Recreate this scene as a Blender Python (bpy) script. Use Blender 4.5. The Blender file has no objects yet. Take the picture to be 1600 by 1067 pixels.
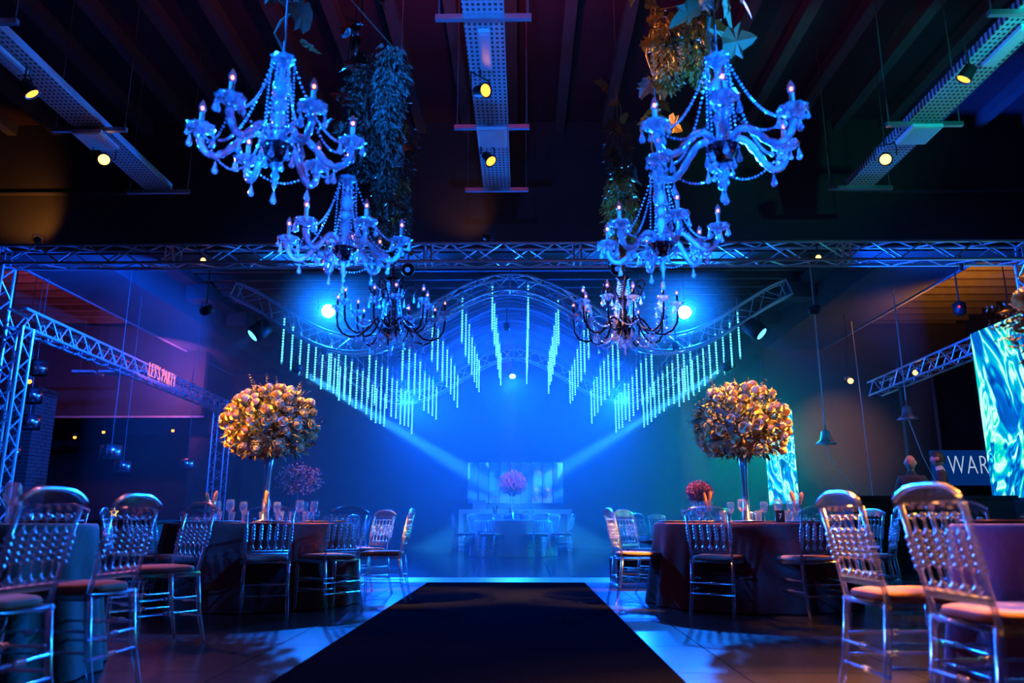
import bpy, math, random
from mathutils import Vector, Matrix, Quaternion
R = math.radians
PI = math.pi
random.seed(7)
SC = bpy.context.scene
COL = SC.collection

# ------------------------------------------------------------------ camera
cam_d = bpy.data.cameras.new('camera')
cam = bpy.data.objects.new('camera', cam_d)
COL.objects.link(cam)
cam.location = (0, 0, 0.77)
cam.rotation_euler = (R(90 + 13.1), 0, R(0.784))
cam_d.sensor_width = 36
cam_d.lens = 36 * 1210 / 1600
cam_d.clip_end = 200
cam_d.dof.use_dof = True
cam_d.dof.focus_distance = 9.5
cam_d.dof.aperture_fstop = 1.8
SC.camera = cam

# ------------------------------------------------------------------ world, view, integrator
w = bpy.data.worlds.new('world')
SC.world = w
w.use_nodes = True
w.node_tree.nodes['Background'].inputs[0].default_value = (0.03, 0.10, 0.55, 1)
w.node_tree.nodes['Background'].inputs[1].default_value = 0.012
vs = SC.view_settings
vs.view_transform = 'Standard'
vs.look = 'None'
vs.gamma = 1
vs.use_curve_mapping = False
vs.exposure = 0.35
cy = SC.cycles
cy.use_denoising = True
cy.max_bounces = 6
cy.diffuse_bounces = 2
cy.glossy_bounces = 3
cy.transmission_bounces = 4
cy.volume_bounces = 1
cy.transparent_max_bounces = 20
cy.caustics_reflective = False
cy.caustics_refractive = False
cy.sample_clamp_indirect = 3

# ------------------------------------------------------------------ stage lamps and added lamps: every one sits in a fixture built further down
BLUE = (0.003, 0.15, 1.0)
DEEP = (0.002, 0.080, 1.0)
CYAN = (0.03, 0.42, 1.0)
WARM = (1.0, 0.33, 0.045)
PINK = (0.9, 0.12, 0.35)
PURP = (0.5, 0.10, 0.9)
GOLD = (1.0, 0.42, 0.07)
ROSY = (1.0, 0.25, 0.30)
AX_ = -0.22
HAZE_DENSITY = 0.026
# name, position, aim, colour, watts, cone angle, blend
LAMPS = {
 # blue lamps hung on the front wave truss, facing the guests
 'wash_l': ((-3.62, 13.9, 4.60), (-0.9, 4.2, 2.3), BLUE, 3600, 100, 0.6),
 'wash_r': ((3.01, 13.9, 4.55), (0.7, 4.2, 2.3), BLUE, 3600, 100, 0.6),
 # blue beam lamps crossing in the haze
 'beam_l': ((-4.30, 14.6, 3.62), (1.5, 20.0, 0.3), CYAN, 230000, 5, 0.7),
 'beam_r': ((3.86, 14.6, 3.62), (-1.9, 20.0, 0.3), CYAN, 230000, 5, 0.7),
 # moving heads at both ends of the wave
 'head_l': ((-4.91, 13.6, 4.05), (-6.4, 12.6, 2.4), BLUE, 120, 40, 0.8),
 'head_r': ((4.32, 13.6, 4.05), (5.8, 12.6, 2.4), BLUE, 120, 40, 0.8),
 # rear arch lamps, the side pair added to fill the haze
 'rear_l': ((-3.10, 19.2, 3.75), (0.4, 16.0, 3.1), DEEP, 5400, 120, 0.9),
 'rear_r': ((2.66, 19.2, 3.75), (-0.8, 16.0, 3.1), DEEP, 5400, 120, 0.9),
 'centre': ((-0.25, 19.3, 4.35), (-0.25, 16.5, 0.6), DEEP, 2000, 130, 0.8),
 # green lamp added beside the slim screen to tint the haze
 'green': ((5.85, 18.6, 3.3), (4.3, 16.6, 2.0), (0.0, 0.75, 0.42), 1100, 100, 0.9),
 # unseen uplights added under the drape to brighten it
 'drape_l': ((-2.95, 16.4, 3.60), (-0.2, 16.4, 5.2), DEEP, 420, 110, 0.8),
 'drape_r': ((2.51, 16.4, 3.60), (-0.2, 16.4, 5.2), DEEP, 420, 110, 0.8),
 # added lamps on the long truss and near trays, brightening the chandelier rows
 'key_l': ((-1.75, 11.25, 4.52), (-1.33, 4.2, 2.75), BLUE, 30000, 27, 0.5),
 'key_r': ((1.45, 11.25, 4.52), (1.05, 4.2, 2.75), BLUE, 30000, 27, 0.5),
 'near_l': ((-4.98, 1.5, 4.85), (0.9, 5.2, 2.75), BLUE, 7500, 27, 0.6),
 'near_r': ((4.58, 1.5, 4.85), (-1.2, 5.2, 2.75), BLUE, 7500, 27, 0.6),
 # lamps added under the near tray ends to light up the trays
 'tray_c': ((-0.34, 4.1, 4.05), (-0.34, 6.4, 5.2), BLUE, 420, 44, 0.8),
 'tray_r': ((4.58, 4.7, 4.05), (4.58, 7.0, 5.2), (0.0, 0.55, 0.55), 380, 44, 0.8),
 # lamps added to colour the trusses blue
 'side_l': ((-5.2, 12.1, 4.1), (-8.2, 13.5, 3.6), DEEP, 2800, 120, 0.7),
 'side_r': ((4.8, 12.1, 4.1), (7.8, 11.4, 4.4), DEEP, 2000, 120, 0.7),
 # small lamps added to light the blossom trees
 'tree_c': ((AX_ - 0.1, 15.6, 4.65), (AX_, 17.6, 1.65), ROSY, 300, 13, 0.5),
 'tree_r': ((2.7, 13.3, 3.70), (2.95, 13.2, 1.25), ROSY, 320, 16, 0.5),
 'tree_l': ((-3.6, 13.7, 3.75), (-4.25, 15.2, 1.62), WARM, 110, 15, 0.5),
}
# ------------------------------------------------------------------ materials
MATS = {}
def nmat(name):
    m = bpy.data.materials.new(name); m.use_nodes = True
    MATS[name] = m
    nt = m.node_tree
    b = nt.nodes.get('Principled BSDF')
    return m, nt, b
def mat(name, col, rough=0.6, metal=0.0, noise=0.0, nscale=8.0, spec=0.5, bump=0.0, sheen=0.0):
    m, nt, b = nmat(name)
    b.inputs['Base Color'].default_value = (*col, 1)
    b.inputs['Roughness'].default_value = rough
    b.inputs['Metallic'].default_value = metal
    b.inputs['Specular IOR Level'].default_value = spec
    if sheen: b.inputs['Sheen Weight'].default_value = sheen
    if noise or bump:
        tc = nt.nodes.new('ShaderNodeTexCoord')
        n = nt.nodes.new('ShaderNodeTexNoise'); n.inputs['Scale'].default_value = nscale; n.inputs['Detail'].default_value = 5
        nt.links.new(tc.outputs['Object'], n.inputs['Vector'])
        if noise:
            mx = nt.nodes.new('ShaderNodeMix'); mx.data_type = 'RGBA'
            mx.inputs[6].default_value = (*[c * (1 - noise) for c in col], 1)
            mx.inputs[7].default_value = (*[min(1, c * (1 + noise)) for c in col], 1)
            nt.links.new(n.outputs['Fac'], mx.inputs[0]); nt.links.new(mx.outputs[2], b.inputs['Base Color'])
        if bump:
            bp = nt.nodes.new('ShaderNodeBump'); bp.inputs['Strength'].default_value = bump; bp.inputs['Distance'].default_value = 0.01
            nt.links.new(n.outputs['Fac'], bp.inputs['Height']); nt.links.new(bp.outputs['Normal'], b.inputs['Normal'])
    return m
def emit(name, col, strength, sampled=False):
    m = bpy.data.materials.new(name); m.use_nodes = True; MATS[name] = m
    nt = m.node_tree; nt.nodes.clear()
    o = nt.nodes.new('ShaderNodeOutputMaterial'); e = nt.nodes.new('ShaderNodeEmission')
    e.inputs[0].default_value = (*col, 1); e.inputs[1].default_value = strength
    nt.links.new(e.outputs[0], o.inputs[0])
    if not sampled: m.cycles.emission_sampling = 'NONE'
    return m
def clear(name, tint, gloss, rough, body, bodycol, facet=0.0, fscale=80.0):
    """clear acrylic or crystal: see-through with glossy edges and a little light caught in the body"""
    m = bpy.data.materials.new(name); m.use_nodes = True; MATS[name] = m
    nt = m.node_tree; nt.nodes.clear(); N = nt.nodes.new; L = nt.links.new
    o = N('ShaderNodeOutputMaterial')
    tr = N('ShaderNodeBsdfTransparent'); tr.inputs[0].default_value = (*tint, 1)
    gl = N('ShaderNodeBsdfGlossy'); gl.inputs[0].default_value = (1, 1, 1, 1); gl.inputs['Roughness'].default_value = rough
    tl = N('ShaderNodeBsdfTranslucent'); tl.inputs[0].default_value = (*bodycol, 1)
    df = N('ShaderNodeBsdfDiffuse'); df.inputs[0].default_value = (*bodycol, 1)
    ad = N('ShaderNodeMixShader'); ad.inputs[0].default_value = 0.45
    L(tl.outputs[0], ad.inputs[1]); L(df.outputs[0], ad.inputs[2])
    m1 = N('ShaderNodeMixShader'); m1.inputs[0].default_value = body
    L(tr.outputs[0], m1.inputs[1]); L(ad.outputs[0], m1.inputs[2])
    if facet:
        tc = N('ShaderNodeTexCoord'); vo = N('ShaderNodeTexVoronoi'); vo.inputs['Scale'].default_value = fscale; L(tc.outputs['Object'], vo.inputs['Vector'])
        sb = N('ShaderNodeVectorMath'); sb.operation = 'SUBTRACT'; sb.inputs[1].default_value = (.5, .5, .5); L(vo.outputs['Color'], sb.inputs[0])
        sc = N('ShaderNodeVectorMath'); sc.operation = 'SCALE'; sc.inputs['Scale'].default_value = facet; L(sb.outputs[0], sc.inputs[0])
        ge = N('ShaderNodeNewGeometry'); av = N('ShaderNodeVectorMath'); av.operation = 'ADD'; L(ge.outputs['Normal'], av.inputs[0]); L(sc.outputs[0], av.inputs[1])
        nm = N('ShaderNodeVectorMath'); nm.operation = 'NORMALIZE'; L(av.outputs[0], nm.inputs[0])
        L(nm.outputs[0], gl.inputs['Normal'])
    lw = N('ShaderNodeLayerWeight'); lw.inputs[0].default_value = gloss
    m2 = N('ShaderNodeMixShader')
    L(lw.outputs['Facing'], m2.inputs[0]); L(m1.outputs[0], m2.inputs[1]); L(gl.outputs[0], m2.inputs[2])
    L(m2.outputs[0], o.inputs[0])
    return m

mat('wall', (0.030, 0.031, 0.038), 0.8, 0, 0.35, 1.5)
mat('wall_dark', (0.016, 0.014, 0.016), 0.8, 0, 0.3, 2)
mat('ceiling', (0.045, 0.018, 0.030), 0.75, 0, 0.4, 1.2)
mat('rib', (0.075, 0.070, 0.080), 0.6, 0, 0.3, 3)
mat('beam', (0.030, 0.027, 0.030), 0.8, 0, 0.4, 1)
mat('sidebeam', (0.065, 0.070, 0.085), 0.75, 0, 0.3, 1)
mat('purlin', (0.14, 0.12, 0.11), 0.5, 0, 0.3, 4)
mat('tile', (0.030, 0.028, 0.028), 0.22, 0, 0.3, 6, 0.6)
mat('grout', (0.012, 0.012, 0.012), 0.7)
mat('dance', (0.018, 0.018, 0.022), 0.16, 0, 0.2, 3, 0.7)
mat('dance_edge', (0.55, 0.57, 0.6), 0.35, 0.5)
mat('carpet', (0.005, 0.006, 0.010), 1.0, 0, 0.5, 60, 0.0, 0.6)
mat('alu', (0.62, 0.64, 0.68), 0.34, 0.55, 0.1, 10)
mat('steel', (0.40, 0.40, 0.42), 0.35, 0.8)
mat('black', (0.008, 0.008, 0.009), 0.5)
mat('blackgloss', (0.010, 0.010, 0.012), 0.15, 0, 0, 1, 0.8)
mat('white', (0.75, 0.75, 0.76), 0.45)
mat('offwhite', (0.62, 0.60, 0.58), 0.6)
mat('cushion', (0.52, 0.26, 0.19), 0.85, 0, 0.15, 40, 0.2, 0.2)
mat('cloth_brown', (0.19, 0.055, 0.050), 0.85, 0, 0.25, 30, 0.15, 0.2)
mat('cloth_teal', (0.10, 0.20, 0.20), 0.85, 0, 0.2, 30, 0.15, 0.2)
mat('cloth_mauve', (0.30, 0.14, 0.22), 0.85, 0, 0.2, 30, 0.15, 0.2)
mat('cloth_pale', (0.45, 0.47, 0.50), 0.85, 0, 0.15, 30, 0.15)
mat('drape', (0.09, 0.10, 0.16), 0.7, 0, 0.2, 20)
mat('rose', (0.86, 0.52, 0.24), 0.7, 0, 0.12, 20, 0.2)
mat('rose_pale', (0.88, 0.58, 0.36), 0.7, 0, 0.12, 20, 0.2)
mat('blossom', (0.75, 0.34, 0.36), 0.8, 0, 0.2, 30)
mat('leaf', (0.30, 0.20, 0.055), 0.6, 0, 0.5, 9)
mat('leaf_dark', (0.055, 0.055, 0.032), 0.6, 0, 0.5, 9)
mat('leaf_gold', (0.42, 0.27, 0.045), 0.6, 0, 0.35, 12)
mat('leaf_vine', (0.17, 0.19, 0.045), 0.55, 0, 0.35, 15)
mat('twig', (0.10, 0.07, 0.04), 0.8)
mat('candle', (0.40, 0.34, 0.33), 0.5)
mat('blackglass', (0.010, 0.011, 0.014), 0.12, 0.0, 0, 1, 1.0)
mat('napkin', (0.62, 0.16, 0.05), 0.8, 0, 0.1, 30)
mat('plate', (0.60, 0.52, 0.45), 0.25)
mat('brass', (0.55, 0.36, 0.16), 0.3, 0.9)
mat('brick', (0.13, 0.065, 0.055), 0.85, 0, 0.4, 14, 0.3, 0.5)
mat('mortar', (0.07, 0.065, 0.065), 0.9)
mat('skin', (0.50, 0.27, 0.19), 0.55)
mat('suit', (0.022, 0.022, 0.030), 0.8)
mat('shirt', (0.55, 0.55, 0.60), 0.7)
mat('hair', (0.018, 0.012, 0.010), 0.6)
mat('chromedrum', (0.70, 0.72, 0.75), 0.16, 1.0)
mat('mirror', (0.80, 0.82, 0.85), 0.03, 1.0)
mat('cable', (0.10, 0.10, 0.11), 0.5)
clear('acrylic', (0.82, 0.86, 0.90), 0.62, 0.20, 0.035, (0.85, 0.9, 1.0))
clear('crystal', (0.55, 0.68, 0.85), 0.62, 0.17, 0.34, (0.80, 0.92, 1.0), 1.3, 75)
clear('acrylic_panel', (0.88, 0.91, 0.94), 0.26, 0.10, 0.008, (0.85, 0.9, 1.0))
clear('wineglass', (0.90, 0.93, 0.96), 0.30, 0.06, 0.04, (0.9, 0.95, 1))
clear('bulbglass', (0.85, 0.70, 0.72), 0.30, 0.08, 0.05, (1, .8, .8))
emit('filament', (1.0, 0.20, 0.12), 6)
emit('led', (0.10, 0.80, 0.95), 3.6)
emit('neon_pink', (1.0, 0.22, 0.30), 1.0)
emit('neon_white', (1.0, 0.55, 0.60), 4.0)
emit('neon_gold', (1.0, 0.42, 0.05), 3.0)
emit('neon_magenta', (1.0, 0.05, 0.65), 2.5)
emit('lens_soft', (0.06, 0.45, 1.0), 4)
emit('lens_dim', (0.02, 0.15, 1.0), 0.8)  # lens of the added lamps, dim so they hardly show
emit('lens_blue', (0.10, 0.45, 1.0), 30)
emit('lens_blue_hot', (0.25, 0.62, 1.0), 60)
emit('lens_warm', (1.0, 0.30, 0.04), 2.6)
emit('lens_warm_hot', (1.0, 0.42, 0.09), 5)
emit('red_dot', (1.0, 0.02, 0.03), 3)
emit('exit_green', (0.02, 0.8, 0.5), 0.8)
emit('sign_text', (0.6, 0.75, 1.0), 0.6)
emit('led_tab', (0.35, 0.5, 1.0), 0.5)

def tray_material():
    m, nt, b = nmat('tray'); N = nt.nodes.new; L = nt.links.new
    tc = N('ShaderNodeTexCoord'); sp = N('ShaderNodeSeparateXYZ'); L(tc.outputs['Object'], sp.inputs[0])
    def wave(s, f):
        a = N('ShaderNodeMath'); a.operation = 'MULTIPLY'; a.inputs[1].default_value = f; L(s, a.inputs[0])
        c = N('ShaderNodeMath'); c.operation = 'SINE'; L(a.outputs[0], c.inputs[0]); return c.outputs[0]
    a = wave(sp.outputs[0], 2 * PI / 0.05); c = wave(sp.outputs[1], 2 * PI / 0.07)
    mn = N('ShaderNodeMath'); mn.operation = 'MINIMUM'; L(a, mn.inputs[0]); L(c, mn.inputs[1])
    gt = N('ShaderNodeMath'); gt.operation = 'GREATER_THAN'; gt.inputs[1].default_value = 0.0; L(mn.outputs[0], gt.inputs[0])
    mx = N('ShaderNodeMix'); mx.data_type = 'RGBA'
    mx.inputs[6].default_value = (0.46, 0.47, 0.50, 1); mx.inputs[7].default_value = (0.02, 0.02, 0.02, 1)
    L(gt.outputs[0], mx.inputs[0]); L(mx.outputs[2], b.inputs['Base Color'])
    b.inputs['Roughness'].default_value = 0.5; b.inputs['Metallic'].default_value = 0.2
tray_material()

def screen_material(name, seedv, strength, scale=(0.9, 0.9, 0.45)):
    m = bpy.data.materials.new(name); m.use_nodes = True; MATS[name] = m
    nt = m.node_tree; nt.nodes.clear(); N = nt.nodes.new; L = nt.links.new
    o = N('ShaderNodeOutputMaterial'); e = N('ShaderNodeEmission'); e.inputs[1].default_value = strength
    tc = N('ShaderNodeTexCoord'); mp = N('ShaderNodeMapping'); mp.inputs['Location'].default_value = (seedv, seedv * 1.7, seedv * .3)
    mp.inputs['Scale'].default_value = scale
    L(tc.outputs['Object'], mp.inputs[0])
    n1 = N('ShaderNodeTexNoise'); n1.inputs['Scale'].default_value = 1.6; n1.inputs['Detail'].default_value = 3; n1.inputs['Distortion'].default_value = 1.6
    L(mp.outputs[0], n1.inputs['Vector'])
    n2 = N('ShaderNodeTexNoise'); n2.inputs['Scale'].default_value = 4.0; n2.inputs['Detail'].default_value = 1; n2.inputs['Distortion'].default_value = 1.0
    L(n1.outputs['Color'], n2.inputs['Vector'])
    r = N('ShaderNodeValToRGB'); el = r.color_ramp.elements
    el[0].position = 0.28; el[0].color = (0.0, 0.005, 0.06, 1)
    el[1].position = 0.80; el[1].color = (0.0, 0.02, 0.20, 1)
    for p, c in ((0.36, (0.0, 0.10, 0.50, 1)), (0.41, (0.0, 0.45, 0.55, 1)), (0.445, (0.55, 1.0, 0.80, 1)), (0.47, (0.0, 0.62, 0.42, 1)), (0.50, (0.0, 0.20, 0.60, 1)), (0.53, (0.0, 0.02, 0.22, 1)),
                 (0.56, (0.0, 0.30, 0.75, 1)), (0.59, (0.02, 0.78, 0.52, 1)), (0.62, (0.75, 1.0, 0.90, 1)), (0.65, (0.0, 0.55, 0.60, 1)), (0.70, (0.0, 0.08, 0.45, 1))):
        x = el.new(p); x.color = c
    mixf = N('ShaderNodeMath'); mixf.operation = 'ADD'
    h = N('ShaderNodeMath'); h.operation = 'MULTIPLY'; h.inputs[1].default_value = 0.5
    L(n1.outputs['Fac'], h.inputs[0])
    h2 = N('ShaderNodeMath'); h2.operation = 'MULTIPLY'; h2.inputs[1].default_value = 0.5
    L(n2.outputs['Fac'], h2.inputs[0]); L(h.outputs[0], mixf.inputs[0]); L(h2.outputs[0], mixf.inputs[1])
    L(mixf.outputs[0], r.inputs[0]); L(r.outputs[0], e.inputs[0]); L(e.outputs[0], o.inputs[0])
screen_material('screen_big', 1.3, 1.15, (0.50, 0.50, 0.24))
screen_material('screen_slim', 5.1, 1.6, (0.9, 0.9, 0.4))
emit('screen_dim', (0.0, 0.03, 0.20), 0.55)

# ------------------------------------------------------------------ geometry helpers
class MB:
    def __init__(s): s.v = []; s.f = []
    def add(s, vs_, fs):
        b = len(s.v); s.v += [tuple(p) for p in vs_]; s.f += [tuple(i + b for i in q) for q in fs]; return s
    def box(s, c, d, M=None):
        x, y, z = d[0] / 2, d[1] / 2, d[2] / 2
        P = [Vector((sx * x, sy * y, sz * z)) for sz in (-1, 1) for sx, sy in ((-1, -1), (1, -1), (1, 1), (-1, 1))]
        if M: P = [M @ p for p in P]
        P = [p + Vector(c) for p in P]
        return s.add(P, [(3, 2, 1, 0), (4, 5, 6, 7), (0, 1, 5, 4), (1, 2, 6, 5), (2, 3, 7, 6), (3, 0, 4, 7)])
    def tube(s, pts, r, n=6, closed=False, caps=True):
        pts = [Vector(p) for p in pts]; k = len(pts)
        rs = r if isinstance(r, (list, tuple)) else [r] * k
        V = []; prev = None
        for i, p in enumerate(pts):
            if closed: t = pts[(i + 1) % k] - pts[i - 1]
            else: t = pts[min(i + 1, k - 1)] - pts[max(i - 1, 0)]
            t = t.normalized() if t.length > 1e-9 else Vector((0, 0, 1))
            if prev is None:
                a = Vector((0, 0, 1)) if abs(t.z) < .9 else Vector((1, 0, 0))
                u = t.cross(a).normalized()
            else:
                u = (prev - t * prev.dot(t)); u = u.normalized() if u.length > 1e-6 else t.orthogonal().normalized()
            prev = u; q = t.cross(u)
            for j in range(n):
                an = 2 * PI * j / n
                V.append(p + (u * math.cos(an) + q * math.sin(an)) * rs[i])
        F = []
        for i in range(k if closed else k - 1):
            a, b = i * n, ((i + 1) % k) * n
            for j in range(n): F.append((a + j, a + (j + 1) % n, b + (j + 1) % n, b + j))
        if caps and not closed:
            F.append(tuple(range(n - 1, -1, -1))); F.append(tuple(range((k - 1) * n, k * n)))
        return s.add(V, F)
    def lathe(s, prof, n=10, M=None, mod=None):
        V = []; F = []
        for r, z in prof:
            for j in range(n):
                a = 2 * PI * j / n
                rr = r * (mod(a, z) if mod else 1)
                p = Vector((rr * math.cos(a), rr * math.sin(a), z)); V.append(M @ p if M else p)
        for i in range(len(prof) - 1):
            for j in range(n):
                F.append((i * n + j, i * n + (j + 1) % n, (i + 1) * n + (j + 1) % n, (i + 1) * n + j))
        if prof[0][0] > 1e-4: F.append(tuple(range(n - 1, -1, -1)))
        if prof[-1][0] > 1e-4: F.append(tuple(range((len(prof) - 1) * n, len(prof) * n)))
        return s.add(V, F)
    def ball(s, c, r, n=6, m=4, sz=1.0):
        prof = [(max(1e-5, r * math.sin(PI * i / m)), -r * sz * math.cos(PI * i / m)) for i in range(m + 1)]
        return s.lathe(prof, n, Matrix.Translation(Vector(c)))
    def extrude(s, poly, y0, y1, M=None):
        """polygon in xz extruded along y"""
        n = len(poly)
        V = [Vector((x, y0, z)) for x, z in poly] + [Vector((x, y1, z)) for x, z in poly]
        if M: V = [M @ p for p in V]
        F = [tuple(range(n)), tuple(range(2 * n - 1, n - 1, -1))] + [(i, i + n, (i + 1) % n + n, (i + 1) % n) for i in range(n)]
        return s.add(V, F)
    def mesh(s, name, m, smooth=False):
        me = bpy.data.meshes.new(name); me.from_pydata(s.v, [], s.f); me.update()
        if smooth: me.polygons.foreach_set('use_smooth', [True] * len(me.polygons))
        if m: me.materials.append(MATS[m])
        return me
def ob(name, me, parent=None, loc=None, rot=None, scl=None):
    o = bpy.data.objects.new(name, me); COL.objects.link(o)
    if parent is not None: o.parent = parent
    if loc is not None: o.location = loc
    if rot is not None:
        if isinstance(rot, Quaternion): o.rotation_mode = 'QUATERNION'; o.rotation_quaternion = rot
        else: o.rotation_euler = rot
    if scl is not None: o.scale = scl
    return o
def tag(o, label, cat, group=None, kind=None):
    if label: o['label'] = label
    if cat: o['category'] = cat
    if group: o['group'] = group
    if kind: o['kind'] = kind
    return o
def empty(name, loc=(0, 0, 0), rz=0, label=None, cat=None, group=None):
    o = bpy.data.objects.new(name, None); COL.objects.link(o); o.location = loc; o.rotation_euler = (0, 0, rz)
    o.empty_display_size = 0.1
    if label: tag(o, label, cat, group)
    return o
KIDS = {}
def part(name, me, parent, **k):
    o = ob(name, me, parent, **k); KIDS.setdefault(parent.name, []).append(o); return o
def clone(o, parent=None):
    c = o.copy(); COL.objects.link(c)
    if parent is not None: c.parent = parent; KIDS.setdefault(parent.name, []).append(c)
    for ch in KIDS.get(o.name, []): clone(ch, c)
    return c
def place(proto, used, loc, rz, label, group=None, scl=None):
    o = proto if not used else clone(proto)
    used.append(o); o.location = loc; o.rotation_euler = (0, 0, rz)
    if scl: o.scale = (scl,) * 3
    o['label'] = label
    if group: o['group'] = group
    return o
def struct(name, mb, m, label=None):
    o = ob(name, mb.mesh(name, m)); o['kind'] = 'structure'
    if label: o['label'] = label
    return o
UNIT = {}
def rod(name, parent, p0, p1, r, m, n=6):
    """a round bar from p0 to p1 as an object that shares one unit mesh"""
    k = (m, n)
    if k not in UNIT: UNIT[k] = MB().tube([(0, 0, 0), (0, 0, 1)], 1, n).mesh('bar', m, False)
    p0, p1 = Vector(p0), Vector(p1); d = p1 - p0
    o = part(name, UNIT[k], parent, loc=p0, rot=d.to_track_quat('Z', 'Y'), scl=(r, r, d.length)) if parent else \
        ob(name, UNIT[k], None, p0, d.to_track_quat('Z', 'Y'), (r, r, d.length))
    return o
def spot(parent, name, loc, aim, col, watts, cone, blend, radius=0.06):
    l = bpy.data.lights.new(name, 'SPOT'); l.energy = watts; l.color = col; l.spot_size = R(cone); l.spot_blend = blend; l.shadow_soft_size = radius
    o = bpy.data.objects.new(name, l); COL.objects.link(o)
    o.location = loc; d = Vector(aim) - Vector(loc)
    o.rotation_mode = 'QUATERNION'; o.rotation_quaternion = d.to_track_quat('-Z', 'Y')
    if parent is not None:
        o.parent = parent; o.location = Vector(loc) - parent.location
    return o

AX = -0.22          # axis of the aisle
# ================================================================== SETTING
flo = struct('floor', MB().box((-1.5, 9.5, -0.06), (27, 33, 0.1)), 'grout', 'dark polished tile floor of the hall')
t_me = MB()
g, T = 0.004, 0.9
t_me.add([(-T/2+g, -T/2+g, 0), (T/2-g, -T/2+g, 0), (T/2-g, T/2-g, 0), (-T/2+g, T/2-g, 0),
          (-T/2+g, -T/2+g, -0.012), (T/2-g, -T/2+g, -0.012), (T/2-g, T/2-g, -0.012), (-T/2+g, T/2-g, -0.012)],
         [(0, 1, 2, 3), (0, 4, 5, 1), (1, 5, 6, 2), (2, 6, 7, 3), (3, 7, 4, 0)])
tile_me = t_me.mesh('floor_tile', 'tile')
for i in range(-9, 10):
    for j in range(11):
        ob('tile', tile_me, flo, (AX + i * T, 1.2 + j * T, 0))
rest = MB()
rest.add([(-15, 11.0, -.001), (12, 11.0, -.001), (12, 24, -.001), (-15, 24, -.001)], [(0, 1, 2, 3)])
rest.add([(-15, -6, -.001), (-8.8, -6, -.001), (-8.8, 11.0, -.001), (-15, 11.0, -.001)], [(0, 1, 2, 3)])
rest.add([(8.4, -6, -.001), (12, -6, -.001), (12, 11.0, -.001), (8.4, 11.0, -.001)], [(0, 1, 2, 3)])
rest.add([(-8.8, -6, -.001), (8.4, -6, -.001), (8.4, .74, -.001), (-8.8, .74, -.001)], [(0, 1, 2, 3)])
o = ob('tile_surface', rest.mesh('tile_surface', 'tile'), flo); o['kind'] = 'stuff'

# raised gloss dance floor of square panels with a pale metal ramp edge
df = empty('dance_floor', (AX, 10.75, 0), 0, 'raised glossy black dance floor of square panels beyond the carpet end', 'dance floor')
ob('ramp_edge', MB().extrude([(-.18, 0.0), (0, 0.045), (0.03, 0.045), (0.03, 0.0)], -4.2, 4.2, Matrix.Rotation(R(-90), 4, 'Z').inverted() @ Matrix.Identity(4)).mesh('ramp_edge', 'dance_edge'), df, (0, 0, 0))
pan = MB().box((0, 0, 0.0225), (1.194, 1.194, 0.045)).mesh('panel', 'dance')
for i in range(7):
    for j in range(8):
        ob('panel', pan, df, (-3.6 + 1.2 * i, 0.63 + 1.2 * j, 0))

cr = ob('carpet', MB().box((AX, 4.2, 0.005), (2.02, 12.42, 0.010)).mesh('carpet', 'carpet'))
tag(cr, 'long plain black aisle carpet running up the middle of the floor', 'carpet')

# walls
struct('wall_back', MB().box((-1.5, 24.1, 3.0), (27, 0.2, 6.4)), 'wall', 'dark back wall')
struct('wall_left', MB().box((-15.1, 9.5, 3.6), (0.2, 33, 7.5)), 'wall_dark')
struct('wall_right', MB().box((12.1, 9.5, 3.6), (0.2, 33, 7.5)), 'wall_dark')
struct('wall_front', MB().box((-1.5, -6.1, 3.6), (27, 0.2, 7.5)), 'wall_dark')
# bulkhead on the left with a dark room below it
struct('wall_bulkhead', MB().box((-11.8, 20.6, 4.75), (6.4, 0.2, 2.5)), 'wall')
struct('trim_1', MB().box((-11.75, 20.48, 3.50), (6.5, 0.05, 0.05)), 'alu')
struct('wall_alcove', MB().box((-11.8, 23.95, 1.7), (6.3, 0.08, 3.4)), 'wall_dark')
# right rear partition wall
struct('wall_partition', MB().box((9.2, 20.6, 3.0), (5.6, 0.2, 6.0)), 'wall')
# ceilings
cei = struct('ceiling', MB().box((-1.5, 3.0, 7.45), (27, 18.2, 0.1)), 'ceiling', 'dark ribbed ceiling over the tables')
rb = MB().box((0, 0, 0), (0.16, 18, 0.20)).mesh('rib', 'rib')
for i in range(-13, 15):
    ob('rib', rb, cei, (AX + 0.08 + i * 0.78, 3.0, 7.31))
struct('beam_cross', MB().box((-1.5, 12.3, 6.25), (27, 0.6, 2.4)), 'beam', 'deep dark cross beam above the main truss')
struct('trim_2', MB().box((-9.5, 11.97, 6.12), (6.6, 0.04, 0.04)), 'rib')
struct('trim_3', MB().box((8.6, 11.97, 6.08), (6.6, 0.04, 0.04)), 'rib')
cer = struct('ceiling_rear', MB().box((-1.5, 18.2, 6.25), (27, 11.6, 0.1)), 'ceiling', 'dark rear ceiling with metal purlins')
pl = MB().box((0, 0, 0), (27, 0.09, 0.14)).mesh('purlin', 'purlin')
for i in range(18):
    ob('purlin', pl, cer, (-1.5, 12.9 + i * 0.62, 6.13))
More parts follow.
